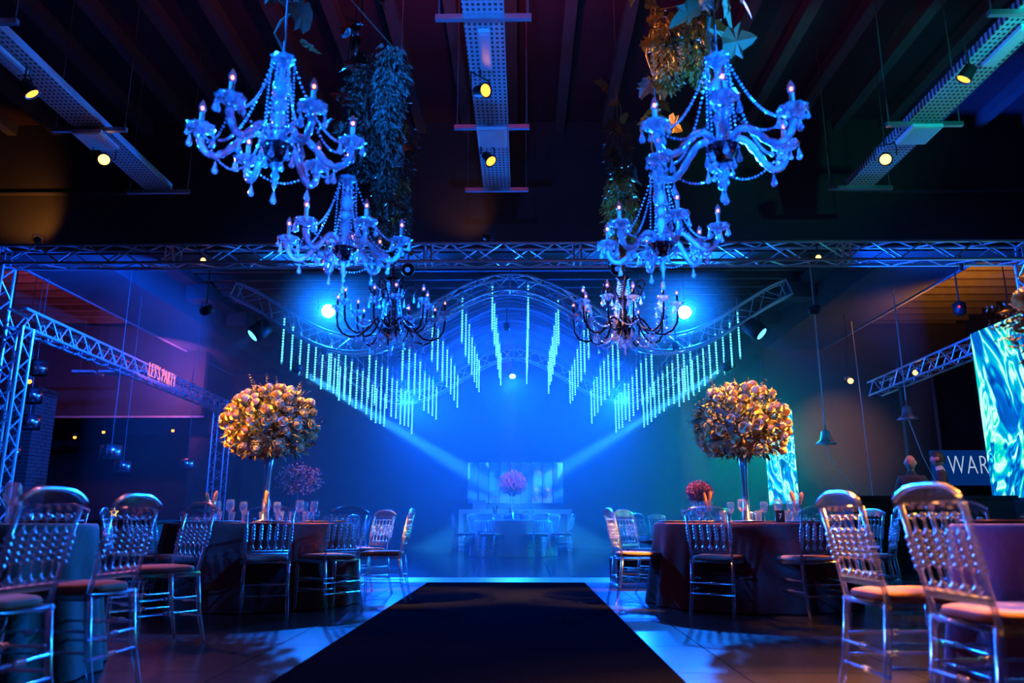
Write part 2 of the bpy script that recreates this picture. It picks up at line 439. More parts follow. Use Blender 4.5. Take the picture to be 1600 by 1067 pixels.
for nm, x0, x1, s in (('beam_left', -9.15, -7.55, 1), ('beam_right', 6.5, 8.1, -1)):
    b = struct(nm, MB().box(((x0 + x1) / 2, 18.3, 5.68), (x1 - x0, 11.4, 0.76)), 'sidebeam', 'wide boxed duct running to the back wall')
    xi = x1 if s > 0 else x0
    ob('ledge', MB().box((xi + s * 0.18, 18.3, 5.98), (0.36, 11.4, 0.16)).mesh('ledge', 'sidebeam'), b)
    cb = MB().box((0, 0, 0), (0.5, 0.45, 0.36)).mesh('corbel', 'sidebeam')
    for y in (14.2, 16.6, 19.0, 21.4): ob('corbel', cb, b, (xi + s * 0.35, y, 5.75))
    ob('edge_strip', MB().box((x0 if s > 0 else x1, 18.3, 5.30), (0.05, 11.4, 0.05)).mesh('edge_strip', 'alu'), b)

# brick pillars on the left
bk = MB().box((0, 0, 0), (0.225, 0.105, 0.062)).mesh('brick', 'brick')
def pillar(name, x, y, w_, top, z0, label):
    p = struct(name, MB().box((x, y, top / 2), (w_ - 0.03, w_ - 0.03, top)), 'mortar', label)
    n = int(round(w_ / 0.235)); z = z0; k = 0
    while z < top - 0.04:
        off = 0 if k % 2 else 0.1175
        for i in range(n):
            u = -w_ / 2 + 0.1175 + i * 0.235 + off
            if u > w_ / 2 - 0.05: u -= w_
            uu = max(-w_ / 2 + 0.1125, min(w_ / 2 - 0.1125, u))
            ob('brick', bk, p, (x + uu, y - w_ / 2 + 0.045 + random.uniform(-.004, .004), z + .035))
            ob('brick', bk, p, (x + w_ / 2 - 0.045 + random.uniform(-.004, .004), y + uu, z + .035), (0, 0, PI / 2))
        if k % 2 == 0:
            uu = w_ / 2 - 0.1125
            ob('brick', bk, p, (x + uu, y - w_ / 2 + 0.048, z + .035)); ob('brick', bk, p, (x + w_ / 2 - 0.048, y + uu, z + .035), (0, 0, PI / 2))
        z += 0.074; k += 1
pillar('column_1', -10.35, 16.0, 0.70, 3.5, 0.75, 'brick pillar behind the chrome drum pendants')
pillar('column_2', -8.75, 21.9, 0.94, 3.5, 0.95, 'brick pillar behind the far truss tower')

# ================================================================== TRUSSES
def zig(parent, A, B, C, D, n, r, m, name='brace'):
    """zigzag braces in the face between chord A->B and chord C->D"""
    A, B, C, D = map(Vector, (A, B, C, D))
    for i in range(n):
        a = A.lerp(B, i / n); b = A.lerp(B, (i + 1) / n); c = C.lerp(D, (i + .5) / n)
        rod(name, parent, a, c, r, m, 5); rod(name, parent, c, b, r, m, 5)
def box_truss(name, p0, p1, s, bay, label, up=(0, 0, 1), joints=(), faces='fbtu', group=None, m='alu'):
    p0, p1 = Vector(p0), Vector(p1); d = (p1 - p0); Ln = d.length; d.normalize()
    u = Vector(up); u = (u - d * u.dot(d)).normalized(); v = d.cross(u)
    e = empty(name, p0, 0, label, 'truss', group)
    h = s / 2; cor = {}
    for i, (a, b) in enumerate(((1, 1), (1, -1), (-1, -1), (-1, 1))):
        q = u * (a * h) + v * (b * h); cor[i] = (q, q + d * Ln)
        rod('chord', e, cor[i][0], cor[i][1], 0.025, m, 8)
    n = max(1, int(round(Ln / bay)))
    for i in range(4):
        j = (i + 1) % 4
        zig(e, cor[i][0], cor[i][1], cor[j][0], cor[j][1], n, 0.0135, m)
    for t in joints:
        for dt in (-0.055, 0.055):
            for i in range(4):
                a = cor[i][0] + d * (t + dt); b = cor[(i + 1) % 4][0] + d * (t + dt)
                rod('end_frame', e, a, b, 0.016, m, 6)
    return e
ZT, YT, S = 4.80, 11.4, 0.29
XL, XR = -8.15, 7.75
box_truss('box_truss', (XL - 2.2, YT, ZT), (XR + 2.0, YT, ZT), S, 0.80,
          'long silver box truss spanning the hall above the tables', joints=(2.2, 4.9, 8.9, 11.2, 15.3, 18.1))
box_truss('truss_tower', (XL, YT, 0), (XL, YT, ZT - S / 2), S, 0.5, 'silver truss tower holding up the long truss at frame left', up=(0, 1, 0))
box_truss('truss_tower', (XR + .05, YT, 0), (XR + .05, YT, ZT - S / 2), S, 0.5, 'silver truss tower holding up the long truss by the big screen', up=(0, 1, 0))
box_truss('box_truss', (-7.86, 11.5, 3.86), (-8.25, 21.0, 3.86), S, 0.5, 'silver box truss running to the far tower under the neon sign')
box_truss('truss_tower', (-7.84, 11.62, 0), (-7.84, 11.62, 3.72), S * .9, 0.48, 'lower silver truss tower under the near end of the side truss', up=(0, 1, 0))
box_truss('truss_tower', (-8.25, 21.1, 0), (-8.25, 21.1, 4.0), 0.36, 0.5, 'far silver truss tower in front of the brick pillar', up=(0, 1, 0))
box_truss('box_truss', (8.05, 17.6, 3.72), (8.55, 13.3, 4.0), 0.30, 0.5, 'small silver truss beside the big screen over the booth', m='alu')

def zwave(x): return 4.42 + 0.57 * math.cos(PI * x / 2.78)
def wave_truss(Y, label):
    e = empty('wave_truss', (AX, Y, 0), 0, label, 'truss', 'wave trusses of the light canopy')
    N = 72; h = 0.145
    P = []
    for i in range(N + 1):
        x = -5.0 + 10.0 * i / N; dz = -0.57 * PI / 2.78 * math.sin(PI * x / 2.78)
        t = Vector((1, 0, dz)).normalized(); nn = Vector((-t.z, 0, t.x))
        P.append((Vector((x, 0, zwave(x))), nn))
    ch = []
    for a, b in ((1, 1), (1, -1), (-1, -1), (-1, 1)):
        pts = [p + n_ * (a * h) + Vector((0, b * h, 0)) for p, n_ in P]
        ch.append(pts)
        part('chord', MB().tube(pts, 0.025, 6).mesh('chord', 'alu', True), e)
    for i in range(4):
        A, B = ch[i], ch[(i + 1) % 4]
        for k in range(0, N, 4):
            rod('brace', e, A[k], B[k + 2], 0.011, 'alu', 5); rod('brace', e, B[k + 2], A[min(N, k + 4)], 0.011, 'alu', 5)
    for k in (0, 18, 36, 54, 72):
        for i in range(4): rod('end_frame', e, ch[i][k], ch[(i + 1) % 4][k], 0.018, 'alu', 6)
    for k in (9, 36, 63):
        p = P[k][0]; rod('hanging_cable', e, p + Vector((0, 0, .15)), (p.x, 0, 6.05), 0.006, 'cable', 4)
    return e
wave_truss(13.5, 'front wave-shaped silver truss arching over the aisle')
wave_truss(19.5, 'rear wave-shaped silver truss arching over the aisle')

# dark drape between the two arches
mb = MB(); nx, ny = 30, 150
for j in range(ny + 1):
    y = 13.75 + 5.5 * j / ny
    sag = 0.05 * math.sin(j * 2 * PI / 7.5) + 0.025 * math.sin(j * 1.9)
    for i in range(nx + 1):
        x = -2.35 + 4.7 * i / nx
        mb.v.append((AX + x, y, zwave(x) + 0.17 + sag * (1 + .3 * math.sin(i * .9 + j * .13))))
for j in range(ny):
    for i in range(nx):
        a = j * (nx + 1) + i; mb.f.append((a, a + 1, a + nx + 2, a + nx + 1))
o = ob('drape', mb.mesh('drape', 'drape', True)); tag(o, 'dark gathered drape vaulting over the aisle between the wave trusses', 'drape')

# LED meteor tubes in rows
LT = 0.90
mb = MB()
for i in range(16):
    z = -0.045 - i * (LT - 0.07) / 16
    mb.box((0, 0, z - 0.010), (0.024, 0.024, 0.026))
led_me = mb.mesh('led_strip', 'led')
cas_me = MB().tube([(0, 0, 0), (0, 0, -LT)], 0.018, 6).mesh('casing', 'acrylic', True)
cap_me = MB().lathe([(0.004, 0.24), (0.006, 0.03), (0.024, 0.03), (0.024, -0.03), (0.001, -0.03)], 6).mesh('cap', 'white')
rows = [0.33, 0.88, 1.42, 1.95, 2.55, 3.25, 4.15]
ordn = ['first', 'second', 'third', 'fourth', 'fifth', 'sixth', 'seventh', 'eighth', 'ninth', 'tenth', 'eleventh']
side_n = {-1: 'left', 1: 'right'}
rown = ['innermost', 'second', 'third', 'fourth', 'fifth', 'sixth', 'outermost']
for sgn in (-1, 1):
    for k, rx in enumerate(rows):
        x = AX + sgn * rx; ztop = zwave(rx) - 0.02 + (.12, .12, .12, .04, 0, .08, .13)[k]
        c = rod('canopy_cable', None, (x, 13.5, ztop + 0.12), (x, 19.5, ztop + 0.12), 0.005, 'cable', 4)
        tag(c, f'thin cable holding the {rown[k]} {side_n[sgn]} row of glowing tubes', 'cable')
        cnt = (6, 7, 7, 8, 10, 11, 11)[k]
        for j in range(cnt):
            y = 13.72 + j * 5.6 / (cnt - 1)
            zz = ztop - 0.03 + random.uniform(-.07, .05)
            t = empty('light_tube', (x, y, zz), 0,
                      f'glowing cyan light tube, {ordn[j]} from the front in the {rown[k]} {side_n[sgn]} row', 'light tube',
                      f'{rown[k]} {side_n[sgn]} row of light tubes')
            ob('led_strip', led_me, t)['kind'] = 'stuff'; ob('cap', cap_me, t)
            if j < 3: ob('casing', cas_me, t)

# ================================================================== FIXTURES
body_me = MB().lathe([(0.03, -0.20), (0.07, -0.18), (0.085, -0.02), (0.10, 0.0), (0.092, 0.0), (0.07, -0.02)], 14).mesh('housing', 'black', True)
head_me = MB().lathe([(0.05, -0.30), (0.11, -0.28), (0.13, -0.10), (0.12, 0.0), (0.105, 0.0), (0.09, -0.02)], 16).mesh('housing', 'black', True)
def lens(m, r): return MB().lathe([(1e-4, -0.012), (r, -0.012), (r, -0.016), (1e-4, -0.016)], 16).mesh('lens', m)
LENS = {('b', 0): lens('lens_blue', .092), ('b', 1): lens('lens_blue_hot', .10), ('b', 2): lens('lens_dim', .05), ('b', 3): lens('lens_soft', .09), ('w', 0): lens('lens_warm', .082), ('w', 1): lens('lens_warm_hot', .088)}
def fixture(name, pos, aim, label, cat, hang, kind, hot=0, size=1.0, lamp=None, group=None):
    pos = Vector(pos); d = (Vector(aim) - pos).normalized(); q = d.to_track_quat('Z', 'Y')
    e = empty(name, pos, 0, label, cat, group)
    o = part('housing', head_me if kind == 'b' else body_me, e, loc=(0, 0, 0), rot=q, scl=(size,) * 3)
    part('lens', LENS[(kind, hot)], e, loc=(0, 0, 0), rot=q, scl=(size,) * 3)
    side = d.cross(Vector((0, 0, 1))); side = side.normalized() if side.length > 1e-3 else Vector((1, 0, 0))
    mid = -d * 0.12 * size; wd = 0.15 * size
    up = Vector((0, 0, 1)) * 0.20 * size
    part('yoke', MB().tube([mid + side * wd, mid + side * wd + up, mid - side * wd + up, mid - side * wd], 0.012 * size, 5).mesh('yoke', 'black'), e)
    if hang < 0: hang = -hang - (pos.z + mid.z + up.z)      # negative: the height the stem reaches up to
    if hang: rod('stem', e, mid + up, mid + up + Vector((0, 0, hang)), 0.012, 'black', 6)
    if lamp: spot(e, name + '_light', pos + d * 0.03, aim, *lamp)
    return e
def L_(k): v = LAMPS[k]; return v[0], v[1], v[2:]
for k, nm, lb, hot, sz, hg in (
    ('wash_l', 'stage_lamp', 'dazzling blue stage lamp beside the black chandelier over the left tables', 1, 1.25, 1.2),
    ('wash_r', 'stage_lamp', 'dazzling blue stage lamp beside the black chandelier over the right tables', 1, 1.25, 1.2),
    ('beam_l', 'beam_lamp', 'small bright blue beam lamp among the tubes above the left flower ball', 1, 0.75, 0.55),
    ('beam_r', 'beam_lamp', 'small bright blue beam lamp among the tubes above the right flower ball', 1, 0.75, 0.55),
    ('head_l', 'moving_head', 'black moving head lamp hanging under the left tip of the wave truss', 3, 1.3, 0.5),
    ('head_r', 'moving_head', 'black moving head lamp hanging under the right tip of the wave truss', 3, 1.3, 0.5),
    ('centre', 'stage_lamp', 'blue lamp at the crown of the rear wave truss', 0, 0.8, 0.4),
    ('rear_l', 'stage_lamp', 'added blue lamp in the left dip of the rear wave truss', 2, 0.7, 0.1),
    ('rear_r', 'stage_lamp', 'added blue lamp in the right dip of the rear wave truss', 2, 0.7, 0.1),
    ('green', 'stage_lamp', 'added small lamp beside the slim screen tinting the haze green', 2, 0.6, -6.19),
    ('drape_l', 'added_drape_lamp', 'added small uplight under the left edge of the drape', 2, 0.5, -6.22),
    ('drape_r', 'added_drape_lamp', 'added small uplight under the right edge of the drape', 2, 0.5, -6.22),
    ('key_l', 'added_key_lamp', 'added black lamp under the long truss behind the left chandelier row', 2, 0.8, 0.1),
    ('key_r', 'added_key_lamp', 'added black lamp under the long truss behind the right chandelier row', 2, 0.8, 0.1),
    ('tray_c', 'added_key_lamp', 'added small lamp under the near end of the middle cable tray', 2, 0.5, -5.17),
    ('tray_r', 'added_key_lamp', 'added small teal lamp under the near end of the right cable tray', 2, 0.5, -5.17),
    ('near_l', 'added_key_lamp', 'added blue lamp under the near end of the left cable tray', 0, 0.9, 0.15),
    ('near_r', 'added_key_lamp', 'added blue lamp under the near end of the right cable tray', 0, 0.9, 0.15),
    ('side_l', 'added_side_lamp', 'added small lamp on a drop pipe colouring the left trusses blue', 2, 0.6, -5.07),
    ('side_r', 'added_side_lamp', 'added small lamp on a drop pipe colouring the right trusses blue', 2, 0.6, -5.07),
    ('tree_c', 'added_tree_lamp', 'added small lamp above the aisle lighting the far blossom tree', 2, 0.5, 0.3),
    ('tree_r', 'added_tree_lamp', 'added small lamp lighting the back right blossom tree', 2, 0.5, 0.2),
    ('tree_l', 'added_tree_lamp', 'added small lamp lighting the back left blossom branches', 2, 0.5, 0.3)):
    p, a, l = L_(k)
    fixture(nm, p, a, lb, 'stage lamp', hg, 'b', hot, sz, l)

# three perforated cable trays with rails, panels and warm spot lamps
ZR = 5.2
def tray(x, label, side):
    e = empty('cable_tray', (x, 6.0, ZR), 0, label, 'cable tray', 'perforated ceiling trays')
    part('tray', MB().box((0, -1.0, 0), (0.36, 9.6, 0.012)).box((-.18, -1.0, .04), (.012, 9.6, .08)).box((.18, -1.0, .04), (.012, 9.6, .08)).mesh('tray', 'tray'), e)
    for y in (6.1, 8.08, 9.8, 4.1):
        part('support_rail', MB().box((0, y - 6, -0.03), (0.86, 0.05, 0.05)).mesh('support_rail', 'steel'), e)
        for s in (-1, 1): rod('hanger_rod', e, (s * .40, y - 6, -0.03), (s * .40, y - 6, 2.1), 0.007, 'cable', 5)
    return e
for x, nm in ((-4.98, 'left'), (-0.34, 'middle'), (4.58, 'right')):
    tray(x, f'perforated metal cable tray under the {nm} of the ceiling', nm)
    f = empty('ceiling_fixture', (x, 8.22, 5.12), 0, f'unlit flat white light panel under the {nm} cable tray', 'light panel', 'flat light panels')
    part('panel', MB().box((0, 0, 0), (0.34, 0.42, 0.04)).mesh('panel', 'white'), f)
    part('diffuser', MB().box((0, 0, -0.022), (0.29, 0.37, 0.006)).mesh('diffuser', 'offwhite'), f)
    f = empty('tube_fixture', (x, 6.55, 5.14), 0, f'narrow unlit tube light fixture below the {nm} cable tray', 'light fixture', 'narrow tube fixtures')
    part('body', MB().box((0, 0, 0), (0.11, 0.62, 0.04)).mesh('body', 'offwhite'), f)
    part('louvre', MB().box((0, 0, -0.024), (0.08, 0.56, 0.01)).mesh('louvre', 'alu'), f)
ceil_sp = [
 ((-4.89, 6.92, 4.93), (-2.6, 7.9, 1.75), 'warm spot lamp on the left tray lighting the left flower ball', 0, (GOLD, 6500, 24, 0.6)),
 ((-4.93, 8.35, 4.93), (-1.5, 3.4, 0.4), 'dazzling warm spot lamp on the left tray facing the aisle', 1, (ROSY, 600, 40, 0.5)),
 ((-0.35, 6.90, 4.93), (1.25, 5.3, 4.2), 'warm spot lamp on the middle tray beside the tube fixture', 0, (WARM, 1600, 40, 0.7)),
 ((-0.36, 8.46, 4.93), (1.0, 7.4, 2.9), 'warm spot lamp on the middle tray past the white panel', 0, (WARM, 1800, 22, 0.6)),
 ((4.27, 6.78, 4.93), (2.25, 7.8, 1.72), 'warm spot lamp on the right tray lighting the right flower ball', 0, (GOLD, 6500, 24, 0.6)),
 ((4.29, 8.47, 4.93), (1.4, 3.6, 0.5), 'dazzling warm spot lamp on the right tray facing the aisle', 1, (WARM, 1500, 30, 0.5)),
 ((4.45, 4.60, 4.93), (1.8, 3.1, 0.6), 'warm spot lamp overhead lighting the mauve table', 0, (WARM, 6000, 34, 0.6)),
 ((-4.95, 4.30, 4.93), (-2.58, 7.7, 1.62), 'added warm spot lamp overhead trained on the left flower table', 0, (GOLD, 2600, 15, 0.7)),  # this lamp and the next are added for frontal warm light
 ((4.55, 5.60, 4.93), (2.22, 7.7, 1.62), 'added warm spot lamp overhead trained on the right flower table', 0, (GOLD, 2200, 17, 0.7)),
]
for p, a, lb, hot, l in ceil_sp:
    fixture('spot_lamp', p, a, lb, 'spot lamp', 0.12, 'w', hot, 0.80, l, 'warm spot lamps on the trays')
# small uplights standing on the main truss, throwing warm patches onto the beam
for x, aimx, lb, wt in ((-7.6, -8.3, 'small warm uplight on the truss at its left end', 75), (-0.55, -1.0, 'small black uplight on the middle of the long truss', 16)):
    fixture('truss_uplight', (x, 11.36, 5.075), (aimx, 11.95, 5.9), lb, 'spot lamp', 0, 'w', 0, 0.55, (WARM, wt, 75, 0.9))
fixture('added_ceiling_uplight', (-0.34, 5.0, 5.42), (-0.34, 5.0, 7.3), 'added small lamp on top of the middle cable tray washing the ceiling maroon', 'spot lamp', 0, 'w', 0, 0.55, ((1.0, 0.05, 0.22), 1400, 165, 0.9))  # lamp added out of sight on the tray to tint the ceiling
fixture('added_booth_lamp', (6.75, 11.45, 4.55), (6.8, 13.5, 1.7), 'added small lamp under the long truss lighting the two men', 'spot lamp', 0.1, 'w', 0, 0.4, (ROSY, 260, 24, 0.6))  # extra lamp put in so the two men stand out
fixture('truss_lamp', (-4.95, 11.35, 4.72), (-4.5, 5, 2.5), 'small warm lamp inside the long truss near the left wave tip', 'spot lamp', 0.1, 'w', 1, 0.5)
fixture('truss_lamp', (4.55, 11.35, 4.72), (3.5, 5, 2.5), 'small warm lamp inside the long truss near the right wave tip', 'spot lamp', 0.1, 'w', 1, 0.5)

# ================================================================== CHAIRS
def turned(L, r, beads, n=7):
    """profile of a turned bar of length L with a cluster of beads at given fractions"""
    pr = [(r * .9, 0)]
    for t0, t1, rr, cnt in beads:
        step = (t1 - t0) / cnt
        pr.append((r * .75, t0 * L))
        for i in range(cnt):
            a = t0 + step * i
            pr += [(rr * .80, (a + step * .2) * L), (rr, (a + step * .5) * L), (rr * .80, (a + step * .8) * L), (r * .75, (a + step) * L)]
    pr.append((r * .9, L))
    return pr
def along(p0, p1):
    p0, p1 = Vector(p0), Vector(p1); d = p1 - p0
    return Matrix.Translation(p0) @ d.to_track_quat('Z', 'Y').to_matrix().to_4x4(), d.length
def make_chair():
    """clear spindle-back banquet chair; the sitter faces local +y"""
    e = empty('spindle_chair'); e['category'] = 'chair'
    A = 'acrylic'
    fr = MB(); w_, d_ = 0.40, 0.40
    # seat frame: rounded trapezoid ring
    out = []
    for sx, sy, wx in ((-1, -1, .37), (1, -1, .37), (1, 1, .42), (-1, 1, .42)): out.append((sx * wx / 2, sy * d_ / 2))
    part('seat_frame', MB().tube([(x, y, .435) for x, y in out], 0.017, 6, closed=True).mesh('seat_frame', A, True), e)
    cu = MB(); n = 20; V = []
    prof = [(0.93, .445), (1.0, .455), (1.02, .468), (0.98, .482), (0.80, .490)]
    for s, z in prof:
        for j in range(n):
            a = 2 * PI * j / n
            c, s_ = math.cos(a), math.sin(a)
            k = (abs(c) ** 6 + abs(s_) ** 6) ** (-1 / 6)
            wx = .195 + .012 * s_ * k
            V.append((wx * c * k * s, .20 * s_ * k * s, z))
    F = [(i * n + j, i * n + (j + 1) % n, (i + 1) * n + (j + 1) % n, (i + 1) * n + j) for i in range(len(prof) - 1) for j in range(n)]
    F += [tuple(range(n - 1, -1, -1)), tuple(range((len(prof) - 1) * n, len(prof) * n))]
    part('cushion', cu.add(V, F).mesh('cushion', 'cushion', True), e)['label'] = 'mauve fabric seat cushion'
    yb0, yb1 = -.195, -.265; zb0, zb1 = .44, .80
    def back(x, z):
        t = (z - zb0) / (zb1 - zb0); return (x * (1 + .06 * t), yb0 + (yb1 - yb0) * t, z)
    for s in (-1, 1):
        M, L = along(back(s * .175, .43), back(s * .175, .83))
        part('back_post', MB().lathe(turned(L, .014, ((.42, .74, .020, 5),)), 7, M).mesh('back_post', A, True), e)
    for i in range(5):
        x = -.12 + .06 * i
        M, L = along(back(x, .535), back(x, .80))
        part('spindle', MB().lathe(turned(L, .008, ((.02, .12, .018, 1), (.30, .78, .0175, 5), (.93, 1.0, .018, 1))), 7, M).mesh('spindle', A, True), e)
    M, L = along(back(-.175, .525), back(.175, .525))
    part('lower_rail', MB().box((0, 0, 0), (.35, .018, .024), None).mesh('lower_rail', A), e, loc=back(0, .522), rot=(R(11), 0, 0))
    # crest: arched top edge, scalloped lower edge
    top = [( -.20 + .40 * i / 16, .845 + .065 * math.sin(PI * i / 16) ** .6) for i in range(17)]
    low = []
    for k in range(5, -1, -1):
        x0 = -.18 + .06 * k
        for t in (1.0, .75, .5, .25): low.append((x0 + .06 * t, .795 + .026 * math.sin(PI * t)))
    low.append((-.18, .795))
    poly = list(reversed(top)) + list(reversed(low))
    def crestpt(x, z, dy):
        t = (z - zb0) / (zb1 - zb0); return Vector((x, yb0 + (yb1 - yb0) * t + dy - .25 * x * x, z))
    n = len(poly); V = [crestpt(x, z, -.010) for x, z in poly] + [crestpt(x, z, .010) for x, z in poly]
    mb = MB(); mb.v = [tuple(p) for p in V]
    # strips between top and scallops so that the face is well formed
    m_ = len(top); lowr = list(reversed(low))
    mb = MB()
    K = 24
    def lo_z(x):
        u = (x + .18) / .06
        return .808 + .030 * abs(math.sin(PI * (u % 1.0))) if -.18 <= x <= .18 else .825
    def hi_z(x): return .848 + .046 * (1 - min(1, abs(x) / .20) ** 3.0)
    XS = [-.20 + .40 * i / 36 for i in range(37)]
    V = []
    for x in XS:
        for dy in (-.010, .010):
            V += [crestpt(x, lo_z(x), dy), crestpt(x, hi_z(x), dy)]
    F = []
    for i in range(36):
        a, b = i * 4, i * 4 + 4
        F += [(a, b, b + 1, a + 1), (a + 2, a + 3, b + 3, b + 2), (a + 1, b + 1, b + 3, a + 3), (a, a + 2, b + 2, b)]
    F += [(0, 1, 3, 2), (144, 146, 147, 145)]
    part('crest_rail', mb.add(V, F).mesh('crest_rail', 'acrylic_panel', False), e)
    part('crest_bead', MB().tube([crestpt(x, hi_z(x), 0) for x in XS], .011, 6).mesh('crest_bead', A, True), e)
    for s in (-1, 1):
        M, L = along((s * .20, .19, 0.0), (s * .195, .185, .43))
        part('leg', MB().lathe([(.011, 0), (.014, L * .1), (.018, L * .55), (.012, L * .62), (.021, L * .66), (.012, L * .70), (.02, L * .76), (.017, L)], 7, M).mesh('leg', A, True), e)
        part('leg', MB().tube([(s * .185, -.275, 0), (s * .178, -.225, .2), (s * .175, yb0, .44)], [.012, .016, .017], 7).mesh('leg', A, True), e)
    for z in (.20, .29):
        for s in (-1, 1):
            M, L = along((s * .178, -.235 + z * .12, z), (s * .197, .187, z))
            part('stretcher', MB().lathe(turned(L, .009, ((.40, .60, .015, 3),)), 6, M).mesh('stretcher', A, True), e)
        for y in (.187, -.225):
            M, L = along((-.19, y, z - .03), (.19, y, z - .03))
            part('stretcher', MB().lathe(turned(L, .009, ((.40, .60, .015, 3),)), 6, M).mesh('stretcher', A, True), e)
    return e
CH = make_chair(); CH_used = []
def chair_at(x, y, tx, ty, label, group):
    rz = math.atan2(ty - y, tx - x) - PI / 2
    return place(CH, CH_used, (x, y, FLZ), rz, label, group)
FLZ = 0.0
# ================================================================== TABLES
def make_table(name, x, y, r, m, label, zf=0.0, h=0.76, folds=18):
    e = empty(name, (x, y, zf), 0, label, 'table')
    part('tabletop', MB().lathe([(1e-4, h - .03), (r - .02, h - .03), (r - .02, h - .006), (1e-4, h - .006)], 40).mesh('tabletop', 'offwhite'), e)
    ph = random.random() * 6
    n = 144; prof = [(1e-4, h), (r * .6, h), (r - .01, h), (r, h - .012)] + [(r + .005 + .10 * (t ** 1.3), h - .012 - (h - .02) * t) for t in (.04, .1, .2, .35, .5, .65, .8, .92, 1.0)]
    def mod(a, z):
        if z > h - .02: return 1
        t = (h - z) / h
        return 1 + .075 * min(1, t * 2.2) * (math.sin(folds * a + ph) * .6 + .4 * math.sin((folds * .5 + 1) // 1 * a + ph * 2) ) * .5
    V = []; F = []
    for rr, z in prof:
        for j in range(n):
            a = 2 * PI * j / n; q = rr * mod(a, z); V.append((q * math.cos(a), q * math.sin(a), z))
    for i in range(len(prof) - 1):
        for j in range(n): F.append((i * n + j, i * n + (j + 1) % n, (i + 1) * n + (j + 1) % n, (i + 1) * n + j))
    part('tablecloth', MB().add(V, F).mesh('tablecloth', m, True), e)
    return e
TL, TR, TB, TC = (-2.62, 7.95), (2.22, 7.95), (-3.19, 4.15), (2.85, 3.45)
make_table('round_table', *TL, 0.90, 'cloth_brown', 'round table under a brown cloth carrying the left flower ball')
make_table('round_table', *TR, 0.90, 'cloth_brown', 'round table under a brown cloth carrying the right flower ball')
make_table('round_table', *TB, 0.85, 'cloth_teal', 'round table under a grey-green cloth at the left frame edge')
make_table('round_table', *TC, 0.90, 'cloth_mauve', 'round table under a mauve cloth at the right frame edge')
make_table('round_table', AX, 17.6, 0.85, 'cloth_pale', 'pale round table on the dance floor before the mirror strips', 0.045)
make_table('round_table', -4.35, 15.2, 0.80, 'cloth_pale', 'pale round table far back behind the left flower table')
make_table('round_table', 3.05, 13.2, 0.80, 'cloth_brown', 'round table far back behind the right flower table')

def ring(c, specs, group):
    for dx, dy, lb in specs: chair_at(c[0] + dx, c[1] + dy, c[0], c[1], lb, group)
ring(TL, [(.40, -1.05, 'clear spindle chair with its back square to view at the left flower table'),
          (.88, -.78, 'clear spindle chair at the left flower table on the corner nearest the carpet'),
          (1.22, .02, 'clear spindle chair on the carpet side of the left flower table, seen edge on'),
          (.85, .90, 'clear spindle chair behind the left flower table on its carpet side'),
          (-.05, 1.2, 'clear spindle chair straight behind the left flower table'),
          (-.90, .85, 'clear spindle chair behind the left flower table on its far side'),
          (-1.10, -.35, 'clear spindle chair on the wall side of the left flower table'),
          (-.52, -.98, 'clear spindle chair with an orange glint, front left of the left flower table')], 'chairs around the left flower table')
ring(TR, [(-.50, -.86, 'clear spindle chair front and nearest the carpet at the right flower table'),
          (.22, -1.02, 'clear spindle chair with its back square to view at the right flower table'),
          (.92, -.60, 'clear spindle chair on the screen side of the right flower table'),
          (1.12, .25, 'clear spindle chair half hidden on the far right of the right flower table'),
          (.70, .95, 'clear spindle chair behind the right flower table on the screen side'),
          (-.05, 1.18, 'clear spindle chair straight behind the right flower table'),
          (-.88, .72, 'clear spindle chair behind the right flower table by the road case'),
          (-1.10, -.12, 'clear spindle chair seen edge on along the carpet at the right flower table')], 'chairs around the right flower table')
chair_at(-2.15, 3.84, -3.2, 3.92, 'clear spindle chair with pink cushion turned to the grey-green table, whole seat in view', 'chairs at the grey-green table')
chair_at(-2.10, 3.06, -3.0, 3.10, 'large clear spindle chair cut by the left frame edge', 'chairs at the grey-green table')
chair_at(-2.42, 5.28, -3.15, 4.35, 'clear spindle chair on the far side of the grey-green table', 'chairs at the grey-green table')
chair_at(-3.35, 5.50, -3.15, 4.35, 'clear spindle chair behind the grey-green table at the frame edge', 'chairs at the grey-green table')
chair_at(1.66, 3.50, 2.6, 3.56, 'clear spindle chair with orange-lit cushion, the farther of the pair at the mauve table', 'chairs at the mauve table')
chair_at(1.68, 2.78, 2.6, 2.84, 'clear spindle chair with orange-lit cushion, the nearer of the pair at the mauve table', 'chairs at the mauve table')
chair_at(2.70, 4.62, 2.85, 3.45, 'clear spindle chair behind the mauve table, only its crest showing', 'chairs at the mauve table')
FLZ = 0.045
ring((AX, 17.6), [(-1.05, -.25, 'clear chair at the left side of the far pale table, turned inwards'), (-.45, -.95, 'clear chair in front of the far pale table, left of its middle'),
                  (.50, -.95, 'clear chair in front of the far pale table, right of its middle'), (1.05, -.25, 'clear chair at the right side of the far pale table, turned inwards'),
                  (-.75, .75, 'clear chair behind the far pale table on the left'), (.75, .75, 'clear chair behind the far pale table on the right')], 'chairs around the far pale table')
FLZ = 0.0
ring((-4.35, 15.2), [(.95, -.4, 'clear chair at the back left pale table, on its aisle side'), (.35, -.98, 'clear chair in front of the back left pale table'), (1.0, .5, 'clear chair behind the back left pale table beside the bright cards')], 'chairs at the back left table')
ring((3.05, 13.2), [(-.95, -.35, 'clear chair far behind the right flower table, on the aisle side'), (-.5, .9, 'clear chair at the far side of the back right table')], 'chairs at the back right table')

